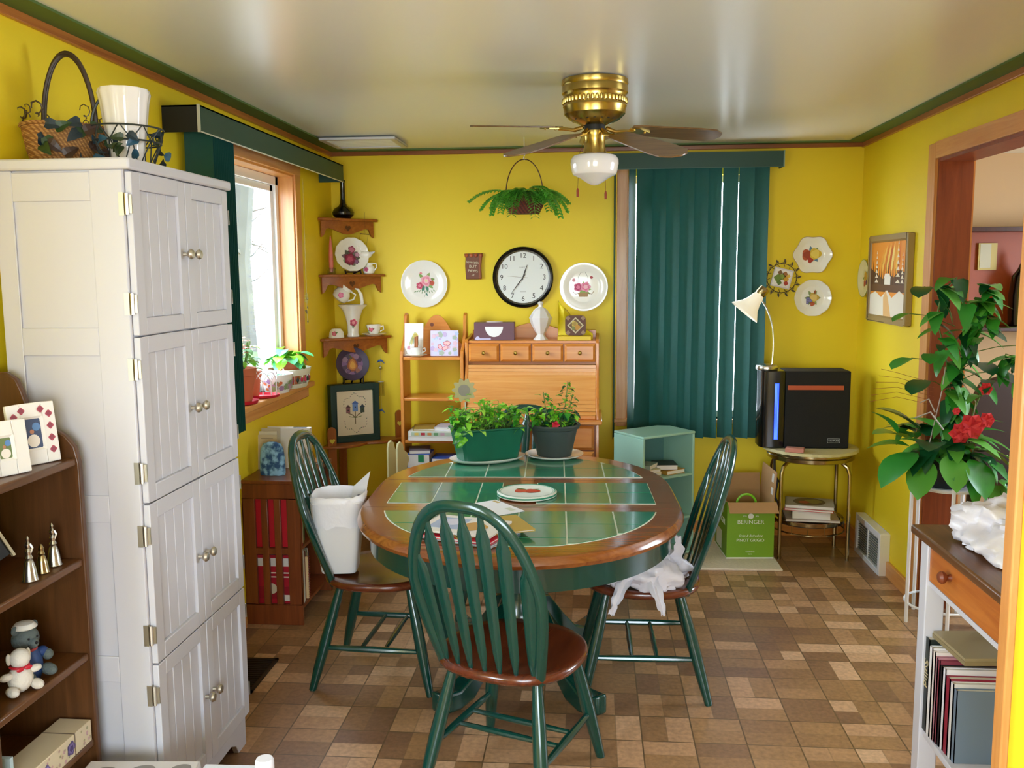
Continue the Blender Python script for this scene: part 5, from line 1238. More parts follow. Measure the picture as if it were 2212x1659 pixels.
for i in range(N):
    for j in range(N): a = i*(N+1)+j; fs.append((a, a+1, a+N+2, a+N+1))
m_.add(vs, fs); m_.build('cloth', t, solid=.002)

# ================================================================ MINT CUBBY SHELF
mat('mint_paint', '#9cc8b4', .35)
t = thing('cubby_shelf', 'mint green painted cubby shelf with books inside under the blinds', 'shelf', (.44, 5.19, 0), math.atan2(.22, .31))
hw, dp, hh = .19, .27, .745; z1 = .50
m_ = MB('mint_paint'); m_.box(-hw, -hw+.016, 0, dp, 0, hh-.014); m_.build('side_panel', t, bevel=.003); m_ = MB('mint_paint'); m_.box(hw-.016, hw, 0, dp, 0, hh-.014); m_.build('side_panel', t, bevel=.003)
m_ = MB('mint_paint'); m_.prism([(-hw, -.004), (hw, -.004), (hw, dp-.05), (hw-.06, dp), (-hw, dp)], 'xy', hh-.014, hh); m_.build('top', t, bevel=.004)
for z in (z1, .25, .04): m_ = MB('mint_paint'); m_.box(-hw+.016, hw-.016, 0.002, dp-.01, z-.014, z); m_.build('shelf_board', t, bevel=.002)
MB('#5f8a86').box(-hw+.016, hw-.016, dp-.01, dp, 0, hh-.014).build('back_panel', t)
M_ = Matrix.Translation((.44, 5.19, 0)) @ Matrix.Rotation(math.atan2(.22, .31), 4, 'Z')
def inl(x, y, z): v = M_ @ Vector((x, y, z)); return v.x, v.y, v.z
ra = math.atan2(.22, .31)
x, y, z = inl(-.10, .09, z1+.001); flatbook(x, y, z, .13, .14, .022, '#b8a888', 'beige book lying in the upper mint cubby compartment', ra+.3, 'books in the mint cubby')
x, y, z = inl(-.095, .09, z1+.024); flatbook(x, y, z, .12, .13, .02, '#e0d8b8', 'cream book on top in the upper mint cubby compartment', ra-.1, 'books in the mint cubby')
x, y, z = inl(-.10, .10, z1+.045); flatbook(x, y, z, .12, .12, .026, '#9aa8a0', 'grey-green book topping the stack in the upper mint cubby', ra+.5, 'books in the mint cubby')
x, y, z = inl(.07, .09, z1+.001); flatbook(x, y, z, .14, .13, .024, '#c8963c', 'ochre book at the right in the upper mint cubby compartment', ra+.05, 'books in the mint cubby')
x, y, z = inl(.05, .10, z1+.026); flatbook(x, y, z, .13, .13, .03, '#2a1c14', 'dark brown book on the ochre one in the mint cubby', ra-.5, 'books in the mint cubby')
x, y, z = inl(.02, .09, .251); flatbook(x, y, z, .15, .15, .03, '#d8d8d0', 'pale book in the lower mint cubby compartment', ra+.2, 'books in the mint cubby')
x, y, z = inl(.02, .09, .282); flatbook(x, y, z, .13, .14, .02, '#a86a6a', 'reddish book in the lower mint cubby compartment', ra-.2, 'books in the mint cubby')

# ================================================================ ROUND BRASS SIDE TABLE with air purifier and lamp
RX, RY, RZ = 1.275, 5.42, .645
t = thing('round_side_table', 'round two-tier brass-legged side table with woven top in the right corner', 'table', (RX, RY, 0))
m_ = MB('chrome_gold'); m_.lathe([(.235, .575), (.245, .58), (.247, .60), (.243, .605), (.247, .61), (.247, .632), (.24, .635), (.001, .635)], n=48, cap=(True, True)); m_.build('table_top', t)
m_ = MB('chrome_gold'); m_.lathe([(.18, .205), (.204, .205), (.206, .222), (.197, .226), (.192, .215), (.18, .215)], n=48, cap=(False, False)); m_.use('chrome_gold').lathe([(.202, .15), (.206, .152), (.206, .158), (.202, .16)], n=48, cap=(False, False))
for k in range(14): a = 2*PI*k/14; m_.tube([(.204*math.cos(a), .204*math.sin(a), .155), (.204*math.cos(a), .204*math.sin(a), .21)], .0025, 5)
m_.use('#3a2a1a').lathe([(.198, .198), (.198, .206), (.001, .206)], n=40); m_.build('lower_shelf', t)
for k, a in enumerate((R(-143), R(-37), R(37), R(143))):
    c, s_ = math.cos(a), math.sin(a); m_ = MB('chrome_gold')
    m_.tube([(r_*c, r_*s_, z) for r_, z in ((.15, .572), (.19, .565), (.225, .54), (.238, .50), (.24, .40), (.24, .2), (.24, .0))], .011, 10); m_.build('leg', t)
m_ = MB('#cfc494'); pts = 64
m_.lathe([(.001, .0045), (.22, .0045), (.262, .003), (.268, -.012), (.262, -.014), (.255, .0), (.001, .0)], n=128, flute=32, fa=.012, cap=(False, False))
mat('doily', '#d2c896', .9, bump=1., bscale=160); m_.mats = [MAT['doily']]
tag(m_.build('doily'), 'cream crocheted doily covering the round brass table top', 'doily', loc=(RX, RY, RZ-.008))
t = thing('air_purifier', 'large black air purifier with orange stripe and glowing blue light strip', 'air purifier', (1.215, 5.32, RZ))
m_ = MB('black_gloss'); pw, ph, pd = .25, .445, .20
m_.prism([(-pw, .04), (-pw+.02, .01), (-pw+.05, 0), (-.115, 0), (-.115, pd), (-pw+.04, pd), (-pw, pd-.05)], 'xy', 0, ph); m_.build('side_column', t, bevel=.004)
mat('mesh_black', '#0a0a0a', .75, bump=.8, bscale=400)
m_ = MB('mesh_black'); m_.box(-.112, pw, 0, pd, 0, ph); m_.build('grille', t, bevel=.006)
m_ = MB('#b4502c'); m_.box(-.10, .212, -.0015, 0.001, .338, .363); m_.build('orange_stripe', t)
mat('blue_light', '#1a3cff', .4, emit='#1440ff', es=.9); mat('blue_core', '#6a8cff', .4, emit='#5a7cff', es=1.3)
m_ = MB('blue_light'); m_.box(-.172, -.148, -.001, .002, .05, .375); m_.use('blue_core')
for x in (-.168, -.161, -.154): m_.box(x-.0008, x+.0008, -.0018, -.0008, .052, .373)
m_.build('light_strip', t)
m_ = MB('#c8ccd0'); m_.T = Matrix.Translation((.165, -.0005, .045)) @ FACE
for (x0, x1, y0, y1) in ((-.035, .035, .011, .0125), (-.035, .035, -.0125, -.011), (-.035, -.0335, -.0125, .0125), (.0335, .035, -.0125, .0125)): m_.box(x0, x1, y0, y1, 0, .0012)
m_.text('EdenPURE', .0135, Matrix.Translation((0, 0, .0006)), .0004); m_.build('badge', t)
t = thing('desk_lamp', 'silver gooseneck lamp with white tulip glass shade on the purifier', 'lamp', (1.01, 5.40, RZ+ph))
m_ = MB('silver'); m_.lathe([(.058, 0), (.062, .004), (.064, .016), (.06, .026), (.05, .032), (.01, .036), (.001, .036)], n=40, flute=16, fa=.015); m_.build('base', t)
m_ = MB('silver'); nk = [(.03, 0, .03), (.034, 0, .10), (.034, 0, .17), (.028, -.0, .24), (.012, -.0, .30), (-.01, -.0, .355), (-.035, -.0, .395), (-.05, -.0, .425)]; m_.tube(nk, .0048, 8); m_.build('neck', t)
m_ = MB('brass'); m_.mats = [MAT['chrome_gold']]; m_.T = Matrix.Translation((-.035, -.01, .455)) @ Matrix.Rotation(R(-140), 4, 'Y') @ Matrix.Rotation(0, 4, 'Z')
m_.lathe([(.026, -.02), (.03, -.01), (.03, .02), (.028, .03)], n=24, flute=12, fa=.03); m_.build('socket', t)
mat('frosted_shade', '#e8e4d6', .3, emit='#fff3d8', es=.15)
m_ = MB('frosted_shade'); m_.T = Matrix.Translation((-.035, -.01, .455)) @ Matrix.Rotation(R(-140), 4, 'Y')
m_.lathe([(.026, .025), (.034, .045), (.042, .08), (.055, .11), (.078, .14), (.090, .155), (.092, .16), (.088, .157), (.052, .112), (.038, .08), (.024, .03)], n=40, cap=(False, False)); m_.build('glass_shade', t)
m_ = MB('#f4f0e2'); m_.T = Matrix.Translation((-.035, -.01, .455)) @ Matrix.Rotation(R(-140), 4, 'Y'); m_.tube([(.014*math.cos(q*.9), .014*math.sin(q*.9), .045+.004*q) for q in range(20)], .005, 6); m_.build('bulb', t)
m_ = MB('#c8806a'); m_.box(-.05, .05, -.035, .03, 0, .022); m_.use('#d89a84').box(-.046, .046, -.031, .026, .022, .0235)
tag(m_.build('soap_box', bevel=.003), 'small pink box on the front edge of the round table', 'box', loc=(1.145, 5.225, RZ-.001), rz=R(-18))
def dmag(m, w, d, h):
    m.use('#5a4030').disc((0, 0, h+.0006), .09, (1, 0, 0), (0, 1, 0), 24); m.use('#8a7a3a').disc((.02, .01, h+.0009), .05, (1, 0, 0), (0, 1, 0), 20, 5, .1); m.use('#a83a2a').disc((-.03, -.02, h+.0012), .03, (1, 0, 0), (0, 1, 0), 20, 5, .1)
gz = 'magazines on the lower tier of the round table'
flatbook(RX-.0, RY-.06, .227, .30, .21, .012, '#c8b8b0', 'lowest magazine on the lower tier of the round table', R(-6), gz, name='magazine', cat='magazine')
flatbook(RX+.0, RY-.06, .240, .21, .18, .045, '#e4e4e0', 'thick white catalogue in the magazine stack of the round table', R(-10), gz, name='magazine', cat='magazine')
flatbook(RX-.01, RY-.06, .286, .27, .20, .014, '#c83a3a', 'red-edged magazine second from the top of the stack', R(-14), gz, name='magazine', cat='magazine')
flatbook(RX-.01, RY-.06, .301, .27, .20, .02, '#b0a898', 'magazine with a food picture topping the round table stack', R(-12), gz, name='magazine', cat='magazine', deco=dmag)
m_ = MB('#1c1814'); m_.tube([(RX-.20, RY+.02, .56), (RX-.205, RY-.02, .50), (RX-.19, RY-.03, .42), (RX-.2, RY-.02, .34), (RX-.16, RY-.03, .25)], .007, 6); m_.tube([(RX-.19, RY-.02, .45), (RX-.16, RY-.03, .40), (RX-.17, RY-.04, .33)], .005, 6)
tag(m_.build('power_cord'), 'dark cord bundle hanging behind the left leg of the round table', 'cord')

# ================================================================ GREEN WINE CARTON, MAT
m_ = MB('#cfc4ac'); mat('shaggy', '#e6d8c2', .95, bump=1., bscale=90, var=.15, vscale=60); m_.mats = [MAT['shaggy']]
rows = []
m_.box(-.32, .33, -.10, .62, 0, .014); o = m_.build('floor_mat', bevel=.006); tag(o, 'shaggy cream floor mat under the green carton', 'mat', loc=(.73, 5.14, .0), rz=R(1))
t = thing('wine_carton', 'open bright green wine carton with white lettering on the cream mat', 'box', (.775, 5.215, .0155), R(4))
bw, bd, bh = .27, .33, .33
mat('carton_green', '#7aa81c', .5); mat('carton_green2', '#6a9a1a', .5)
m_ = MB('carton_green'); m_.box(0, bw, 0, .004, 0.0, bh); m_.use('carton_green2').box(0, .004, .004, bd, 0.0, bh); m_.use('cardboard').box(bw-.004, bw, .004, bd, 0, bh); m_.box(.004, bw-.004, bd-.004, bd, 0, bh); m_.box(.004, bw-.004, .004, bd-.004, 0, .004)
m_.use('#f0f2e8').box(0, bw, -.0006, .001, 0, .008); m_.box(-.0006, .001, 0, bd, 0, .008); m_.build('carton', t)
m_ = MB('#eef2e2'); T0 = Matrix.Translation((bw/2, -.0006, 0)) @ FACE; m_.T = T0
m_.text('BERINGER', .034, Matrix.Translation((0, .215, 0)), .0004); m_.text('Crisp & Refreshing', .018, Matrix.Translation((0, .135, 0)), .0004, shear=.4); m_.text('PINOT GRIGIO', .024, Matrix.Translation((0, .108, 0)), .0004); m_.text('CALIFORNIA', .009, Matrix.Translation((0, .04, 0)), .0003); m_.text('750 ML', .008, Matrix.Translation((0, .026, 0)), .0003)
m_.disc((0, .25, 0.0004), .016, (1, 0, 0), (0, 1, 0), 24); m_.text('ESTD', .010, Matrix.Translation((-.035, .25, 0)), .0003); m_.text('1876', .010, Matrix.Translation((.035, .25, 0)), .0003)
m_.build('front_lettering', t)
m_ = MB('#eef2e2'); m_.T = Matrix.Translation((-.0006, bd/2, 0)) @ Matrix.Rotation(R(-90), 4, 'Z') @ FACE; m_.text('BERINGER', .05, Matrix.Translation((0, .20, 0)), .0004); m_.disc((.04, .27, .0004), .03, (1, 0, 0), (0, 1, 0), 24); m_.box(-.11, .03, .02, .13, 0, .0006); m_.build('side_lettering', t)
m_ = MB('cardboard'); m_.T = Matrix.Translation((0, 0, bh)) @ Matrix.Rotation(R(40), 4, 'X'); m_.box(.002, bw-.002, -.0, .003, -.0, -.055) if False else m_.box(.002, bw+.01, -.075, 0, -.002, .001)
m_.T = Matrix.Translation((0, 0, bh)) @ Matrix.Rotation(R(0), 4, 'X'); m_.build('flap', t)
m_ = MB('cardboard'); m_.T = Matrix.Translation((bw-.002, 0, bh)) @ Matrix.Rotation(R(5), 4, 'Y'); m_.box(-.002, .002, .02, bd, 0, .17); m_.use('#e0d8d0'); m_.box(-.0028, -.002, .06, .10, .10, .15); m_.box(-.0028, -.002, .05, .09, .03, .07); m_.build('flap', t)
m_ = MB('cardboard'); m_.T = Matrix.Translation((0.002, 0, bh)) @ Matrix.Rotation(R(-55), 4, 'Y'); m_.box(-.002, .002, .02, bd, 0, .07); m_.build('flap', t)
m_ = MB('cardboard'); m_.T = Matrix.Translation((0, bd-.002, bh)) @ Matrix.Rotation(R(-10), 4, 'X'); m_.box(.004, bw-.004, -.002, .002, 0, .10); m_.build('flap', t)
m_ = MB('#8ad02a'); m_.tube(arc((0, 0, 0), .055, 0, PI, 16), .007, 8); m_.tube([(-.055, 0, 0), (-.05, 0, -.18), (.05, 0, -.18), (.055, 0, 0)], .006, 6)
tag(m_.build('green_handle'), 'lime green bag handle sticking up inside the wine carton', 'bag', loc=(.895, 5.30, .32), rz=R(5))

# ================================================================ ON THE DINING TABLE
ZT = .7615
t = thing('window_box_planter', 'long green faceted planter with leafy plants at the left on the table', 'planter', (-.500, 4.33, ZT+.012), R(27))
hl = .165
m_ = MB('#1f6a50'); mat('planter_green', '#176048', .35, var=.25, vscale=10); m_.mats = [MAT['planter_green']]
def rr_(a, b, z, c=.03): return [(-a, -b+c, z), (-a+c, -b, z), (a-c, -b, z), (a, -b+c, z), (a, b-c, z), (a-c, b, z), (-a+c, b, z), (-a, b-c, z)]
m_.ring([rr_(.135, .068, 0, .012), rr_(.163, .092, .145, .016), rr_(.17, .099, .15, .016), rr_(.17, .099, .157, .016), rr_(.158, .087, .157, .014), rr_(.152, .082, .13, .014)]); m_.use('soil').ring([rr_(.158, .080, .132), rr_(.05, .03, .138)], cap=(False, True)); m_.build('planter_box', t, smooth=20)
m_ = MB('porcelain'); m_.lathe([(.08, -.010), (.10, -.010), (.122, .004), (.125, .010), (.120, .010), (.10, -.003), (.001, -.003)], n=48, sx=1.52, sy=.98); m_.build('saucer', t)
rp = random.Random(21)
def bushy(m, n, lx, ly, z0, z1, L, mats, shape='heart', base=.14):
    for k in range(n):
        x, y = rp.uniform(-lx, lx), rp.uniform(-ly, ly); z = rp.uniform(z0, z1); a = rp.uniform(0, 6.28)
        m.use(mats[k % len(mats)]); s = rp.uniform(.7, 1.25); m.leaf((x, y, z), (math.cos(a), math.sin(a), rp.uniform(-.5, .6)), (0, 0, 1), L*s, L*s*.9, .5, 4, shape, .12)
        if k % 3 == 0: m.use('stem').tube([(x*.7, y*.6, base), (x*.9, y*.8, (z+base)/2), (x, y, z)], .0013, 4)
m_ = MB(); bushy(m_, 240, .175, .10, .15, .25, .042, ['leaf_bright', '#8fd43a', 'leaf_mid', '#a4dc58', '#5aa83a']); bushy(m_, 60, .05, .08, .17, .285, .032, ['#a0d84a', 'leaf_bright'])
for k in range(14): a = rp.uniform(2.6, 4.2); m_.use(('leaf_mid', 'leaf_bright')[k % 2]); m_.leaf((-.15+rp.uniform(-.03, .02), -.075-rp.uniform(0, .03), .17-.012*(k % 7)), (math.cos(a), math.sin(a), -.6), (0, -1, .4), .034, .030, .5, 4, 'heart')
for k in range(10): a = rp.uniform(0, 6.28); m_.use('#9ad84a'); m_.leaf((-.14+.03*math.cos(a), .03*math.sin(a), .29+.012*(k % 3)), (math.cos(a), math.sin(a), .2), (0, 0, 1), .03, .026, .3, 3, 'round')
m_.build('foliage', t, smooth=75)
t = thing('flower_stake', 'flat sage and grey wooden sunflower stake stuck in the green planter', 'ornament', (-.605, 4.30, ZT+.16))
m_ = MB('#b3ab78'); m_.T = FACE; m_.lathe([(.052, 0), (.052, .006), (.001, .006)], (0, .185, 0), n=60, flute=10, fa=.10) if False else m_.prism([((.052+.007*math.cos(10*a))*math.cos(a), .185+(.052+.007*math.cos(10*a))*math.sin(a)) for a in [2*PI*k/160 for k in range(160)]], 'xy', -.004, .004)
m_.use('#8a8478').prism([(.028*math.cos(a), .185+.028*math.sin(a)) for a in [2*PI*k/24 for k in range(24)]], 'xy', .004, .007); m_.build('flower_head', t)
m_ = MB('#c8ccc0'); m_.tube([(.004, 0, .13), (.006, 0, .08), (0, 0, -.04)], .0028, 6); m_.use('#7f9488'); m_.T = FACE; leafd(m_, .0, .05, 2.4, .07, .026, .002, '#7f9488'); leafd(m_, .0, .06, .9, .05, .022, .003, '#8a9c90'); m_.build('stem', t)
t = thing('potted_plant', 'leafy ivy plant in a round grey pot at the right on the table', 'potted plant', (-.182, 4.44, ZT+.010))
mat('grey_pot', '#3a4644', .5, var=.2, vscale=12)
m_ = MB('grey_pot'); m_.lathe([(.082, 0), (.084, .002), (.112, .13), (.122, .135), (.128, .15), (.124, .157), (.112, .155), (.105, .13)], n=48, cap=(True, False)); m_.use('soil').lathe([(.11, .13), (.001, .135)], n=24, cap=(False, True)); m_.build('pot', t)
m_ = MB('porcelain'); m_.lathe([(.07, -.009), (.11, -.009), (.140, .004), (.143, .009), (.138, .009), (.11, -.003), (.001, -.003)], n=48); m_.build('saucer', t)
m_ = MB(); bushy(m_, 130, .11, .09, .15, .22, .038, ['leaf_mid', 'leaf_bright', 'leaf_dark', '#8fd43a'], base=.13)
for (x, hgt, n_) in ((.055, .36, 46), (.075, .30, 20), (-.045, .31, 30), (-.015, .26, 14)):
    m_.use('stem').tube([(x*.5, 0, .13), (x, .01, .13+hgt*.35), (x*1.2, 0, hgt)], .0022, 5)
    for k in range(n_): u = k/n_; a = rp.uniform(0, 6.28); z = .15+(hgt-.15)*u; r_ = .028*(1-u*.5); m_.use(('leaf_bright', 'leaf_mid', 'leaf_dark', '#a0d84a')[k % 4]); m_.leaf((x*(.6+.6*u)+r_*math.cos(a), r_*math.sin(a), z), (math.cos(a), math.sin(a), rp.uniform(-.2, .6)), (0, 0, 1), .03, .026, .4, 3, 'heart')
m_.build('foliage', t, smooth=75)
m_ = MB('crimson'); 
for k in range(5): a = k*1.26; m_.leaf((0, 0, 0), (math.cos(a), -.5, math.sin(a)), (0, -1, 0), .022, .018, .3, 3, 'round')
m_.T = Matrix.Identity(4); o = m_.build('blossom', t, smooth=0); o.location = (.01, -.105, .165)
t = thing('apple_trivet', 'round white trivet with green rim and two red apples on the table', 'trivet', (-.262, 3.655, ZT+.001))
m_ = MB('#e4eadf'); m_.lathe([(.118, 0), (.122, .003), (.122, .014), (.116, .018), (.112, .016), (.001, .016)], n=56); m_.use('#2f8a6a').lathe([(.1225, .006), (.1225, .0125)], n=56, cap=(False, False)); m_.use('#2f8a6a').lathe([(.113, .0168), (.1165, .0186)], n=56, cap=(False, False)); m_.use('#5aa08a').lathe([(.106, .0163), (.108, .0163)], n=56, cap=(False, False))
flower(m_, -.022, .0, .03, .0168, ['#c8402a', '#d0523a'], 3); flower(m_, .022, -.004, .03, .0175, ['#b8321c', '#c8452c'], 3); leafd(m_, 0, .015, 2.6, .06, .016, .0172, '#4a7a3a'); leafd(m_, 0, .012, .3, .055, .016, .0172, '#4a7a3a'); m_.build('disc', t)
m_ = MB('#9a9a94')
for a in (.5, 2.6, 4.7): m_.lathe([(.008, -.001), (.008, .0)], (.1*math.cos(a), .1*math.sin(a), 0), n=10)
m_.build('foot_pads', t)
m_ = MB('paper'); m_.box(-.105, .105, -.075, .075, 0, .0012); m_.use('#c8b070').box(-.095, -.055, .052, .066, .0012, .0014); m_.use('#b8a04a'); m_.box(-.02, .03, -.062, -.025, .0012, .0014); m_.use('#e8e8e4').box(-.012, .022, -.055, -.032, .0014, .0016); m_.use('#d0d4c0').box(.03, .075, .03, .055, .0012, .0014)
tag(m_.build('envelope'), 'white window envelope lying crooked in front of the trivet', 'envelope', loc=(-.375, 3.435, ZT+.0005), rz=R(-52))
gm = 'magazines stacked at the near edge of the table'
def dm1(m, w, d, h):
    m.use('#a8b8d8').box(-w*.4, .0, -d*.3, d*.35, h, h+.0006); m.use('#c89a5a').disc((.04, -.01, h+.0008), .05, (1, 0, 0), (0, 1, 0), 20, 4, .1); m.use('#d8d8ec').disc((-.05, .02, h+.001), .04, (1, 0, 0), (0, 1, 0), 20)
flatbook(-.42, 3.07, ZT+.0005, .29, .21, .008, '#a8a8b0', 'grey magazine at the bottom of the near table stack', R(-24), gm, name='magazine', cat='magazine')
flatbook(-.43, 3.065, ZT+.009, .28, .21, .010, '#c81c3a', 'red-edged magazine in the near table stack', R(-20), gm, name='magazine', cat='magazine')
flatbook(-.36, 3.10, ZT+.0195, .28, .20, .008, '#b89a4a', 'tan magazine sticking out to the right of the near table stack', R(24), gm, name='magazine', cat='magazine')
flatbook(-.44, 3.075, ZT+.028, .28, .20, .007, '#e8e4e0', 'pale picture magazine on top of the near table stack', R(-16), gm, name='magazine', cat='magazine', deco=dm1)

# ================================================================ ON THE CHAIRS
t = thing('wastebasket', 'white square wastebasket lined with a bag standing on the left chair', 'wastebasket', (-1.03, 3.60, .456), R(8)); t.scale = (.98, 1.0, 1.17)
m_ = MB('white_gloss')
def sqr(a, b, z, p=.35, n=36): return [(a*math.copysign(abs(math.cos(q))**p, math.cos(q)), b*math.copysign(abs(math.sin(q))**p, math.sin(q)), z) for q in [2*PI*k/n for k in range(n)]]
m_.ring([sqr(.072, .075, 0), sqr(.075, .078, .005), sqr(.104, .108, .25), sqr(.108, .112, .252), sqr(.108, .112, .258), sqr(.100, .104, .258), sqr(.07, .07, .01)]); m_.build('bin', t, smooth=50)
mat('bin_liner', '#eeeef4', .35, bump=.4, bscale=40)
m_ = MB('bin_liner'); rr = random.Random(4); rs = []
for z, k, wob in ((.175, 1.03, .006), (.21, 1.05, .005), (.25, 1.09, .004), (.268, 1.10, .003), (.275, 1.03, .002), (.262, .96, .002), (.20, .86, .003), (.15, .80, .004)):
    rs.append([(x*k*(1+rr.uniform(-wob, wob)*4), y*k*(1+rr.uniform(-wob, wob)*4), z_+(rr.uniform(-.012, .006) if z == .175 else rr.uniform(-.002, .002))) for x, y, z_ in sqr(.104, .108, z, .6)])
m_.ring(rs, cap=(False, False)); m_.build('liner', t, smooth=60)
m_ = MB('paper'); m_.add([(.02, .07, .15), (.09, .03, .15), (.115, .05, .29), (.13, .035, .34), (.05, .085, .275)], [(0, 1, 2, 4), (2, 3, 4)]); m_.use('#8a8a9a'); m_.add([(.07, .045, .235), (.085, .039, .235), (.088, .041, .255), (.073, .047, .255)], [(0, 1, 2, 3)]); m_.build('newspaper', t, solid=.0015, smooth=0)
m_ = MB('#e6e8e2'); m_.add([(-.06, .0, .16), (.02, -.01, .16), (.01, .01, .235), (-.05, .03, .225)], [(0, 1, 2, 3)]); m_.use('#5fa070').T = Matrix.Translation((-.035, -.001, .205)) @ FACE @ Matrix.Rotation(R(-15), 4, 'X'); m_.text('LCT', .028, Matrix.Identity(4), .0004); m_.build('crumpled_paper', t, solid=.001, smooth=0)
def bag(name, label, loc, sx, sy, sz, seed, cat='plastic bag', spikes=5, group=None):
    """a crumpled bag: creased dome with folded flaps"""
    from mathutils import noise as NZ
    t = thing(name, label, cat, loc, group=group); m = MB('plastic_bag'); n, k = 72, 34; rs = []
    for i in range(1, k):
        t_ = PI*i/k; lp = []
        for j in range(n):
            a = 2*PI*j/n; d = Vector((math.sin(t_)*math.cos(a), math.sin(t_)*math.sin(a), -math.cos(t_))); q = d*2.1+Vector((seed*3.1, 0, 0))
            w_ = 1+.34*(NZ.noise(q)) - .22*abs(NZ.noise(q*2.3)) - .10*abs(NZ.noise(q*5.5))
            z = d.z; lp.append((sx*d.x*w_*1.05, sy*d.y*w_*1.05, max(.0, (max(-.35, z)*w_+.35)*sz)))
        rs.append(lp)
    m.ring(rs); m.build('bag_body', t, smooth=55)
    return t
def bag_tail(t, pts, w0, seed):
    """a twisted handle loop hanging out of a bag"""
    rr = random.Random(seed); m = MB('plastic_bag'); rows = []; n = len(pts)
    P_ = []
    for i in range(n-1):
        for q in range(4): P_.append(Vector(pts[i]).lerp(Vector(pts[i+1]), q/4))
    P_.append(Vector(pts[-1]))
    for i, p in enumerate(P_):
        u = i/(len(P_)-1); w2 = w0*(1-.7*u)+.004*rr.uniform(-1, 1); f = .006*math.sin(i*1.7+seed)
        rows.append([p+Vector((-w2, 0, f)), p+Vector((-w2*.4, -.006+f, .008)), p+Vector((w2*.2, .002, -.004)), p+Vector((w2, -.004, .004-f)), p+Vector((w2*.3, .006, .002)), p+Vector((-w2*.5, .006, .006))])
    m.ring(rows); m.build('handle', t, smooth=60)
t = bag('plastic_bag', 'crumpled white plastic bags heaped on the seat of the right chair', (.20, 3.55, .452), .17, .15, .115, 3)
bag_tail(t, [(-.05, -.12, .06), (-.08, -.16, .03), (-.11, -.195, -.03), (-.125, -.20, -.075)], .034, 1)
bag_tail(t, [(.02, -.12, .06), (.04, -.17, .03), (.06, -.20, -.03), (.07, -.205, -.07)], .030, 2)
bag_tail(t, [(-.12, -.06, .05), (-.17, -.10, .03), (-.22, -.12, .012)], .03, 3)
bag_tail(t, [(.10, -.02, .06), (.14, -.06, .14), (.13, -.08, .20)], .03, 5)
# ================================================================ PLANT STAND with pothos in the doorway
SX, SY = 1.655, 4.365
t = thing('plant_stand', 'tall round white metal plant stand in the doorway', 'plant stand', (SX, SY, 0))
m_ = MB('white_gloss'); circ = lambda r_, z: [(r_*math.cos(a), r_*math.sin(a), z) for a in [2*PI*k/40 for k in range(40)]]
m_.tube(circ(.16, .665), .006, 8, close=True); m_.tube(circ(.15, .655), .004, 6, close=True); m_.build('top_ring', t)
m_ = MB('white_gloss'); m_.tube(circ(.16, .09), .006, 8, close=True); m_.build('bottom_ring', t)
for k in range(5):
    a = R(-172+72*k); m_ = MB('white_gloss'); m_.tube([(.166*math.cos(a), .166*math.sin(a), .0), (.166*math.cos(a), .166*math.sin(a), .69)], .0085, 10); m_.build('leg', t)
m_ = MB('clear_glass'); m_.lathe([(.155, .092), (.155, .096)], n=40); m_.build('glass_shelf', t)
m_ = MB('white_gloss'); m_.lathe([(.152, .659), (.152, .664), (.001, .664)], n=40); m_.build('tray', t)
t = thing('pothos_plant', 'large pothos climbing up wires from a black pot on the white stand', 'potted plant', (SX-.02, SY, .666))
m_ = MB('#20262a'); m_.lathe([(.10, 0), (.105, .003), (.13, .09), (.15, .10), (.152, .14), (.142, .14), (.13, .10)], n=40, cap=(True, False)); m_.use('soil').lathe([(.145, .115), (.001, .12)], n=24, cap=(False, True)); m_.build('pot', t)
rq = random.Random(77); m_ = MB()
def lf(m, p, az, el, L, k, shape='heart', curl=.5): p = (p[0], min(p[1], .08), p[2]); m.use(('leaf_mid', 'leaf_dark', '#2f8a2c', '#5aa83a')[k % 4]); m.leaf(p, (math.cos(az)*math.cos(el), math.sin(az)*math.cos(el), math.sin(el)), (0, 0, 1) if abs(el) < 1.1 else (0, -1, 0), L, L*.74, curl, 6, shape, .10)
for k in range(60):
    a = rq.uniform(0, 6.28); r_ = rq.uniform(.04, .17); lf(m_, (r_*math.cos(a), r_*math.sin(a), rq.uniform(.12, .28)), a+rq.uniform(-.6, .6), rq.uniform(-.5, .7), rq.uniform(.11, .17), k)
# big leaves to the left
for k, (x, y, z, az, el, L) in enumerate(((-.20, -.10, .23, 3.5, .5, .16), (-.15, -.1, .27, 3.0, .8, .18), (-.17, -.13, .17, 3.6, -.3, .20), (-.12, -.14, .14, 4.0, -.7, .16), (-.20, -.12, .20, 2.8, .2, .15), (-.11, -.15, .22, 4.3, .3, .15), (-.25, -.1, .26, 3.3, 1.0, .13), (-.04, -.17, .17, 4.7, -.6, .15), (.05, -.17, .15, 5.0, -.6, .16))): lf(m_, (x, y, z), az, el, L*1.15, k, 'oval', .35)
# trailing leaves at the right
for k in range(34): x = rq.uniform(.06, .26); z = .16-rq.uniform(0, .34); lf(m_, (x, -.13+rq.uniform(-.06, .06), z), rq.uniform(4.2, 6.2), rq.uniform(-1.1, -.2), rq.uniform(.08, .13), k, 'heart', .3)
m_.build('foliage', t, smooth=75)
m_ = MB()
def vine(pts, nl, L):
    P_ = [Vector(p) for p in pts]; m_.use('stem').tube(P_, .0035, 6)
    for k in range(nl):
        f = (k+.5)/nl*(len(P_)-1); i = int(f); p = P_[i].lerp(P_[min(i+1, len(P_)-1)], f-i); az = rq.uniform(3.2, 6.2) if k % 3 else rq.uniform(0, 6.28)
        lf(m_, p+Vector((rq.uniform(-.02, .02), rq.uniform(-.03, 0), rq.uniform(-.02, .02))), az, rq.uniform(-.9, .3), L*rq.uniform(.9, 1.4), k, 'heart', .4)
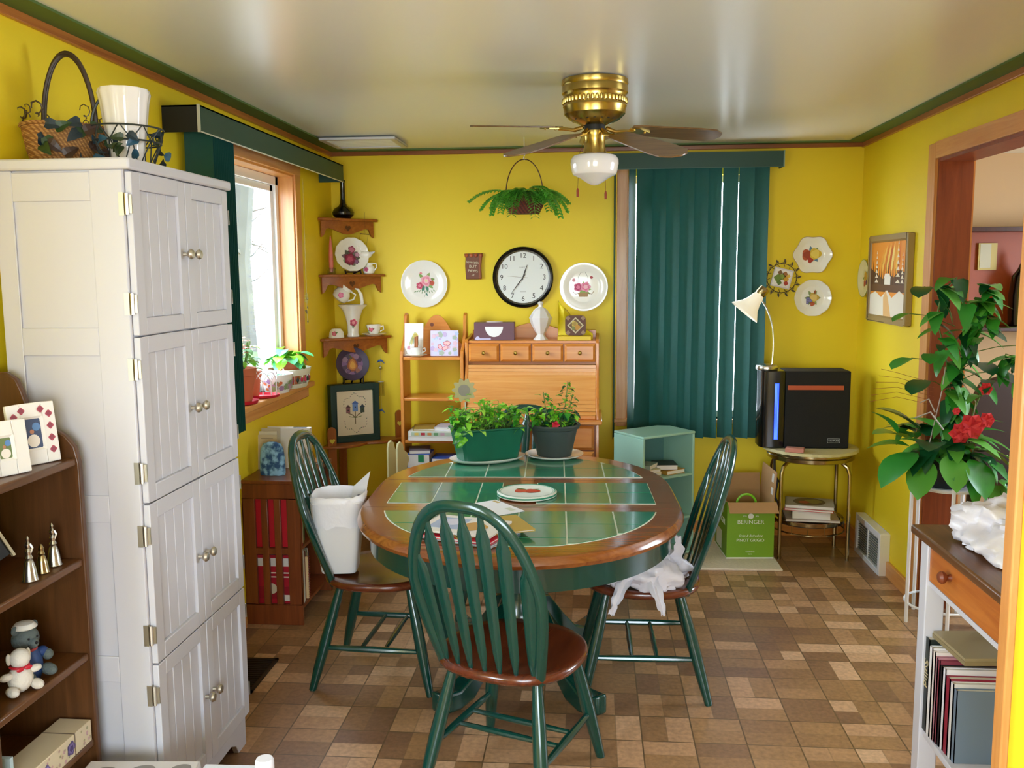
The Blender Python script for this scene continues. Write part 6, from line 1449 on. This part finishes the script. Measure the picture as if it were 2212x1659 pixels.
vine([(0, -.02, .12), (.02, -.03, .35), (.03, -.05, .55), (.06, -.06, .72), (.10, -.08, .85), (.12, -.1, .93)], 52, .105)
vine([(-.02, 0, .12), (-.0, -.06, .4), (-.05, -.09, .62), (-.10, -.1, .78), (-.08, -.1, .90), (-.02, -.1, .96)], 30, .10)
vine([(.05, -.02, .14), (.12, -.08, .45), (.2, -.12, .62), (.26, -.14, .60), (.28, -.14, .5)], 16, .09)
vine([(.06, -.1, .7), (.12, -.12, .78), (.06, -.12, .84), (-.0, -.12, .86)], 12, .10)
for (x, z, L, az) in ((-.20, .60, .12, 3.6), (-.12, .62, .10, 4.4), (-.14, .50, .14, 4.0), (-.22, .80, .09, 3.5), (-.16, .92, .12, 4.2), (.25, .74, .11, 5.6), (.3, .66, .08, 5.9), (.16, .54, .12, 5.2), (.1, .58, .12, 4.8)): m_.use('stem').tube([(0, -.05, z-.06), (x*.6, -.08, z-.01), (x, -.1, z)], .002, 5); lf(m_, (x, -.1, z), az, -.2, L, int(z*10), 'round', .2)
m_.build('climbing_vines', t, smooth=75)
m_ = MB('#b8b0a8'); m_.tube([(-.10, -.05, .12), (-.06, -.1, .45), (-.05, -.1, .56)], .0025, 5); m_.tube([(.08, -.05, .12), (.09, -.1, .4), (.02, -.1, .5)], .0025, 5); m_.tube([(-.16, -.12, .4), (-.13, -.14, .42), (-.10, -.14, .36)], .003, 5); m_.tube([(-.18, -.12, .33), (-.12, -.14, .36), (-.06, -.14, .28)], .004, 5)
for k in range(6): m_.use('#a85a3a').tube([(-.08, -.06, .38+.02*k), (-.25, -.08, .42+.022*k), (-.38+.01*k, -.1, .40+.03*k)], .0009, 4)
m_.build('wires', t)
m_ = MB('crimson')
for (x, z, s_) in ((.045, .30, 1.), (.0, .27, .8), (.11, .33, .6), (.10, .47, .5), (-.02, .37, .3)):
    for k in range(6): a = k*1.05; m_.use(('crimson', '#d8303a')[k % 2]); m_.leaf((x, -.17, z), (math.cos(a), -.35, math.sin(a)), (0, -1, 0), .06*s_, .055*s_, .35, 4, 'round')
m_.build('red_blossoms', t, smooth=0)

# ================================================================ CONSOLE TABLE
t = thing('console_table', 'white-legged console table with brown top and one orange-brown drawer', 'table', (.955, 2.12, 0))
cw, cl, chh = .36, .63, .915
for x in (.022, cw-.05):
    for y in (.0, cl-.055): m_ = MB('white_paint').box(x, x+.054, y-.002, y+.052, 0, chh-.026); m_.build('leg', t, bevel=.003)
m_ = MB('dark_brown_y'); m_.box(-.01, cw, -.02, cl, chh-.026, chh); m_.build('table_top', t, bevel=.006)
m_ = MB('white_paint'); m_.box(.06, cw-.05, cl-.045, cl-.03, .76, chh-.026); m_.box(.03, .045, .05, cl-.055, .745, .76); m_.box(cw-.02, cw-.008, .05, cl-.05, .76, chh-.026); m_.build('apron', t)
m_ = MB('pine'); m_.mats = [MAT['oak_trim_y']]; wood('drawer_wood', '#a8561c', '#c87a34', 'y', rough=.35); m_.mats = [MAT['drawer_wood']]; m_.box(.028, .05, .055, cl-.06, .762, chh-.03); d = m_.build('drawer', t, bevel=.003)
m_ = MB('#7a3a1c'); m_.T = Matrix.Translation((.028, cl-.22, .825)) @ Matrix.Rotation(R(-90), 4, 'Y'); m_.lathe([(.010, 0), (.007, .01), (.016, .018), (.018, .026), (.012, .034), (.001, .036)], n=18); m_.build('knob', d)
m_ = MB('white_paint').box(.03, cw-.01, .02, cl-.02, .285, .305); m_.build('lower_shelf', t, bevel=.003)
bx0 = .985; g2 = 'books on the lower shelf of the console table'
def dsp(m, a, b, h):
    m.use('#c8b88a'); m.T = Matrix.Translation((-a-.0005, 0, h*.62)) @ Matrix.Rotation(R(-90), 4, 'Z') @ FACE @ Matrix.Rotation(R(-90), 4, 'Z'); m.text('Syllid', .042, Matrix.Identity(4), .0004); m.T = Matrix.Identity(4)
book(bx0, bx0+.17, 2.665, 2.70, .306, .285, '#14201e', 'tall dark green book with gold title nearest the far console leg', g2, spine='x-', deco=dsp)
y = 2.662
for i, (c, w_, h, nm) in enumerate((('#e6e2e0', .022, .27, 'white'), ('#e8dcd4', .016, .265, 'cream'), ('#b8808a', .012, .255, 'pink'), ('#8a3a4a', .012, .25, 'dark red'), ('#201c20', .014, .24, 'black'), ('#e4e0e4', .018, .24, 'pale white-spined'), ('#8a1c34', .026, .225, 'crimson'), ('#d8d4d0', .02, .22, 'light grey'), ('#6a7a8a', .02, .21, 'slate'))):
    book(bx0+.002*i, bx0+.17, y-w_, y, .306, h, c, nm+' upright book in the row under the console table', g2, spine='x-'); y -= w_+.001
m_ = MB('#8a7a58'); m_.box(-.08, .085, -.11, .09, 0, .012); m_.use('#9a8a68').box(-.078, .083, -.108, .088, .012, .02)
tag(m_.build('flat_book'), 'grey-brown flat book lying across the tops of the console books', 'book', g2, loc=(bx0+.10, 2.60, .5925), rz=R(4))
bag('plastic_bag', 'crumpled translucent white plastic bag on the brown console top', (1.14, 2.50, .917), .15, .19, .10, 12)

# ================================================================ THE NEXT ROOM
wood('hutch_wood', '#2a0e0a', '#45180f', 'z', rough=.3)
t = thing('hanging_cabinet', 'dark-framed shallow cabinet with reddish-brown inside in the next room', 'cabinet', (2.55, 6.5, 1.28))
m_ = MB('hutch_wood'); m_.box(-.35, .9, -.22, 0, .62, .65); m_.box(-.35, -.32, -.2, 0, 0, .62); m_.box(-.35, .9, -.22, 0, -.03, 0); m_.build('cabinet_frame', t, bevel=.003)
m_ = MB('#98421f'); m_.box(-.32, .9, -.012, -.001, 0, .62); m_.build('back_panel', t)
t = thing('small_picture', 'small pale picture with yellowish mat hanging in the reddish cabinet', 'picture', (2.64, 6.48, 1.74))
m_ = MB('#b8a45c'); m_.box(-.06, .06, -.012, 0, -.09, .09); m_.use('#b8b4a0').box(-.05, .02, -.014, -.012, -.075, .085); m_.build('frame', t)
m_ = MB('black_gloss'); m_.lathe([(.07, 0), (.08, .01), (.085, .20), (.07, .33), (.04, .37), (.02, .42), (.02, .48)], n=24)
o = m_.build('vase'); tag(o, 'dark bottle-shaped vase standing in the reddish cabinet next door', 'vase', loc=(2.83, 6.36, 1.28))
t = thing('high_back_chair', 'dark upholstered chair back seen through the doorway behind the plant', 'chair', (2.55, 5.7, 0))
m_ = MB('#2a1712'); rs = []
m_.prism([(-.25, .42), (.25, .42), (.26, .85), (.2, .98), (.08, 1.02), (-.08, 1.02), (-.2, .98), (-.26, .85)], 'xz', 0, .09); m_.build('backrest', t, bevel=.02)
m_ = MB('#2a1712'); m_.box(-.25, .25, -.45, .09, .32, .44); m_.build('seat', t, bevel=.03)
for x in (-.22, .22):
    for y in (-.42, .06): MB('#1c0e0a').box(x-.02, x+.02, y-.02, y+.02, 0, .32).build('leg', t)

# ================================================================ LEFT DISPLAY SHELF next to the pantry
LX = XL
t = thing('display_shelf', 'brown wooden display shelf with arched stepped sides at the left edge', 'shelf', (LX, 0, 0))
prof = [(.0, 0), (.285, 0), (.285, 1.17), (.275, 1.215), (.25, 1.245), (.215, 1.265), (.18, 1.28), (.155, 1.31), (.14, 1.36), (.125, 1.395), (.10, 1.412), (.0, 1.412)]
for y in (2.295, 1.885):
    m_ = MB('dark_brown'); vs = [(a, b_) for a, b_ in prof]; m_.prism(vs, 'xz', y-.010, y+.010); m_.build('side_panel', t, bevel=.004)
for z in (1.185, .91, .645, .40): m_ = MB('dark_brown_y').box(.012, .278, 1.895, 2.285, z-.022, z); m_.build('shelf_board', t, bevel=.005)
FX = LX+.24
def pframe(label, loc, w, h, rz, deco, col='#e9e4dc', photo='#3a4a6a'):
    t = thing('photo_frame', label, 'photo frame', loc, rot=(0, R(0), rz))
    m = MB(col); m.T = Matrix.Rotation(R(-8), 4, 'X'); m.frame_panel(-w/2, w/2, 0, h, -.012, 0, .034, .006)
    deco(m, w, h); m.build('frame', t, bevel=.002)
    m = MB(photo); m.T = Matrix.Rotation(R(-8), 4, 'X') @ Matrix.Translation((0, -.0072, h/2)) @ FACE; a, b_ = w/2-.036, h/2-.036; m.box(-a, a, -b_, b_, -.0005, .0003); m.use('#e6ded2').disc((0, -b_*.45, .0006), a*.62, (1, 0, 0), (0, 1, 0), 18); m.use('#b07a5c').disc((-.002, b_*.12, .0008), a*.22, (1, 0, 0), (0, 1, 0), 12); m.use('#5a84b8').disc((a*.4, b_*.4, .0005), a*.4, (1, 0, 0), (0, 1, 0), 12); m.build('photo', t)
    return t
def dfl(m, w, h):
    T1 = m.T
    for k in range(10):
        x, z = ((-w/2+.017, h*.2+h*.2*k) if k < 4 else (w/2-.017, h*.2+h*.2*(k-4))) if k < 8 else ((k-8.5)*.05, h-.017); m.T = T1 @ Matrix.Translation((x, -.0125, z)) @ FACE; flower(m, 0, 0, .0085, 0, ['#b04a5a', '#903a48'], 4)
    m.T = T1
ra_ = R(62)
pframe('white photo frame with small red roses round a picture, on the top display shelf', (FX-.02, 2.20, 1.187), .125, .155, ra_, dfl)
pframe('white photo frame cut by the left edge of the picture on the top display shelf', (FX-.01, 2.07, 1.187), .11, .13, ra_, lambda m, w, h: None, photo='#6a7a4a')
def bell(loc, s, label, crown=True, col='silver'):
    m = MB(col); m.lathe([(.022*s, 0), (.020*s, .004), (.016*s, .03*s), (.011*s, .052*s), (.008*s, .056*s), (.011*s, .062*s), (.007*s, .07*s), (.009*s, .08*s), (.005*s, .088*s)]+([(.0085*s, .095*s), (.0085*s, .10*s), (.003*s, .107*s), (.005*s, .114*s), (.001, .122*s)] if crown else [(.001, .092*s)]), n=20)
    if crown: m.tube([(.006*s, 0, .075*s), (.013*s, 0, .09*s), (.007*s, 0, .10*s)], .003*s, 6)
    tag(m.build('bell'), label, 'bell', 'metal bells on the display shelf', loc=loc)
bell((FX-.005, 2.225, .912), .92, 'silver figurine bell farthest back on the display shelf')
bell((FX+.005, 2.105, .912), .92, 'silver figurine bell nearest the viewer on the display shelf')
bell((FX-.0, 2.165, .912), .80, 'plain brownish pointed bell between the two silver ones', False, 'chrome_gold')
t = thing('propped_frame', 'dark picture with thin gold frame leaning behind the bells', 'picture', (LX+.12, 2.09, .912), rot=(R(0), R(0), R(62)))
m_ = MB('#141618'); m_.T = Matrix.Rotation(R(-14), 4, 'X') @ Matrix.Rotation(R(-22), 4, 'Y'); m_.box(-.10, .10, 0, .006, .01, .22); m_.build('picture', t)
m_ = MB('#d8c8a0'); m_.T = Matrix.Rotation(R(-14), 4, 'X') @ Matrix.Rotation(R(-22), 4, 'Y'); m_.box(.10, .107, -.004, .006, 0, .23); m_.box(-.107, -.10, -.004, .006, 0, .23); m_.box(-.1, .1, -.004, .006, .223, .23); m_.build('frame', t)
t = thing('teddy_bear', 'small grey teddy bear in a blue jacket sitting on the display shelf', 'soft toy', (FX-.03, 2.12, .647), R(70))
mat('fur_grey', '#5c6664', .95, bump=1., bscale=150, var=.3, vscale=60); mat('fur_white', '#dcd6ca', .95, bump=.8, bscale=120)
m_ = MB('fur_grey'); m_.sphere((0, 0, .105), .034, 16, 12, (1, .9, .92)); m_.sphere((0, -.028, .098), .014, 10, 8); m_.sphere((-.026, 0, .133), .012, 10, 8, (1, .5, 1)); m_.sphere((.026, 0, .133), .012, 10, 8, (1, .5, 1)); m_.sphere((-.03, -.04, .02), .019, 12, 8, (.8, 1.4, .8)); m_.sphere((.03, -.04, .02), .019, 12, 8, (.8, 1.4, .8)); m_.sphere((.045, -.02, .05), .014, 10, 8); m_.sphere((-.045, -.02, .05), .014, 10, 8)
m_.use('#101010'); m_.sphere((0, -.041, .101), .004, 8, 6); m_.sphere((-.012, -.029, .112), .003, 8, 6); m_.sphere((.012, -.029, .112), .003, 8, 6); m_.build('body', t)
m_ = MB('#1f3f78'); m_.lathe([(.030, .0), (.037, .02), (.036, .05), (.026, .075), (.02, .078)], n=20); m_.sphere((.036, -.008, .058), .016, 10, 8, (1.2, 1, .9)); m_.sphere((-.036, -.008, .058), .016, 10, 8, (1.2, 1, .9)); m_.use('#a83a3a').tube(circ(.022, .077), .005, 6, close=True); m_.build('jacket', t)
m_ = MB('#e8e4da'); m_.lathe([(.026, .133), (.03, .136), (.022, .146), (.001, .15)], n=16); m_.build('cap', t)
t = thing('white_toy', 'small cream soft toy with red ribbon in front of the blue bear', 'soft toy', (FX+.0, 2.045, .647), R(60))
m_ = MB('fur_white'); m_.sphere((0, 0, .035), .03, 14, 10, (1, .9, 1.15)); m_.sphere((0, -.005, .088), .024, 14, 10); m_.sphere((-.03, -.02, .015), .014, 10, 8, (1, 1.6, .9)); m_.sphere((.03, -.02, .015), .014, 10, 8, (1, 1.6, .9)); m_.sphere((-.035, -.005, .05), .012, 10, 8, (1.4, .9, .8)); m_.sphere((.035, -.005, .05), .012, 10, 8, (1.4, .9, .8)); m_.sphere((-.024, .002, .090), .009, 8, 6, (.7, .6, 1.7)); m_.sphere((.024, .002, .090), .009, 8, 6, (.7, .6, 1.7)); m_.build('body', t)
m_ = MB('crimson'); m_.tube([(p[0], p[1]*.9, p[2]) for p in circ(.021, .068)], .003, 6, close=True); m_.sphere((-.01, -.024, .066), .006, 8, 6, (1.6, .6, 1)); m_.sphere((.01, -.024, .066), .006, 8, 6, (1.6, .6, 1)); m_.build('ribbon', t)
t = thing('floral_box', 'cream long box printed with violets on the lowest display shelf', 'box', (LX+.235, 2.14, .402), R(-90))
m_ = MB('#d8c8a8'); m_.box(-.13, .13, -.045, .045, 0, .06); T1 = Matrix.Translation((0, .0453, .03)) @ Matrix.Rotation(PI, 4, 'Z') @ FACE; m_.T = T1; rr = random.Random(8)
for k in range(30): flower(m_, rr.uniform(-.12, .12), rr.uniform(-.025, .025), rr.uniform(.003, .006), .0002+.00002*k, [('#b89a8a', '#c8a0a0', '#a8a078')[k % 3]])
flower(m_, .03, 0, .018, .001, ['#5a4a7a', '#7a6aa0', '#4a3a6a']); flower(m_, -.08, 0, .014, .001, ['#6a5a8a', '#8a7ab0']); m_.T = Matrix.Identity(4); m_.build('box', t, bevel=.002)
m_ = MB('#7a6a58'); m_.box(-.051, -.047, -.046, .046, -.0, .0605); m_.build('seam', t)
m_ = MB('#b8d0d8'); m_.box(-.09, .09, -.006, .006, 0, .12); tag(m_.build('thin_book'), 'thin pale blue book standing at the near end of the lowest display shelf', 'book', loc=(LX+.17, 1.96, .402))

# ================================================================ NEAR FLOOR CLUTTER
t = thing('spotted_box', 'white cardboard box with grey oval spots in front of the pantry', 'box', (-1.18, 2.12, 0), R(4))
m_ = MB('#d8d2ce'); m_.box(-.16, .14, -.22, .13, 0, .36)
for (x, y, r_) in ((-.10, .07, .028), (.0, .08, .028), (.10, .09, .022), (-.12, -.02, .03), (-.02, -.03, .028), (.08, -.02, .026)): m_.use('#8a847e').disc((x, y, .3606), r_, (1, .1, 0), (0, 1, 0), 20, rx=1.2)
m_.build('box', t, bevel=.003)
t = thing('white_bottle', 'white plastic bottle with round screw cap on the floor', 'bottle', (-.865, 2.24, 0))
m_ = MB('white_gloss'); m_.lathe([(.035, 0), (.038, .004), (.038, .31), (.03, .335), (.016, .345), (.016, .352)], n=32); m_.build('bottle_body', t); m_ = MB('#f0eef4'); m_.lathe([(.024, .35), (.025, .352), (.0245, .38), (.021, .386), (.001, .386)], n=32); m_.build('cap', t)
m_ = MB('#e8eaf2'); m_.box(-.062, .08, -.10, .06, 0, .352); m_.use('#c8ccd6').box(-.0625, .0805, -.1005, .0605, .342, .344)
tag(m_.build('white_carton', bevel=.003), 'plain white carton on the floor between the spotted box and the bottle', 'box', loc=(-.972, 2.20, 0), rz=R(2))
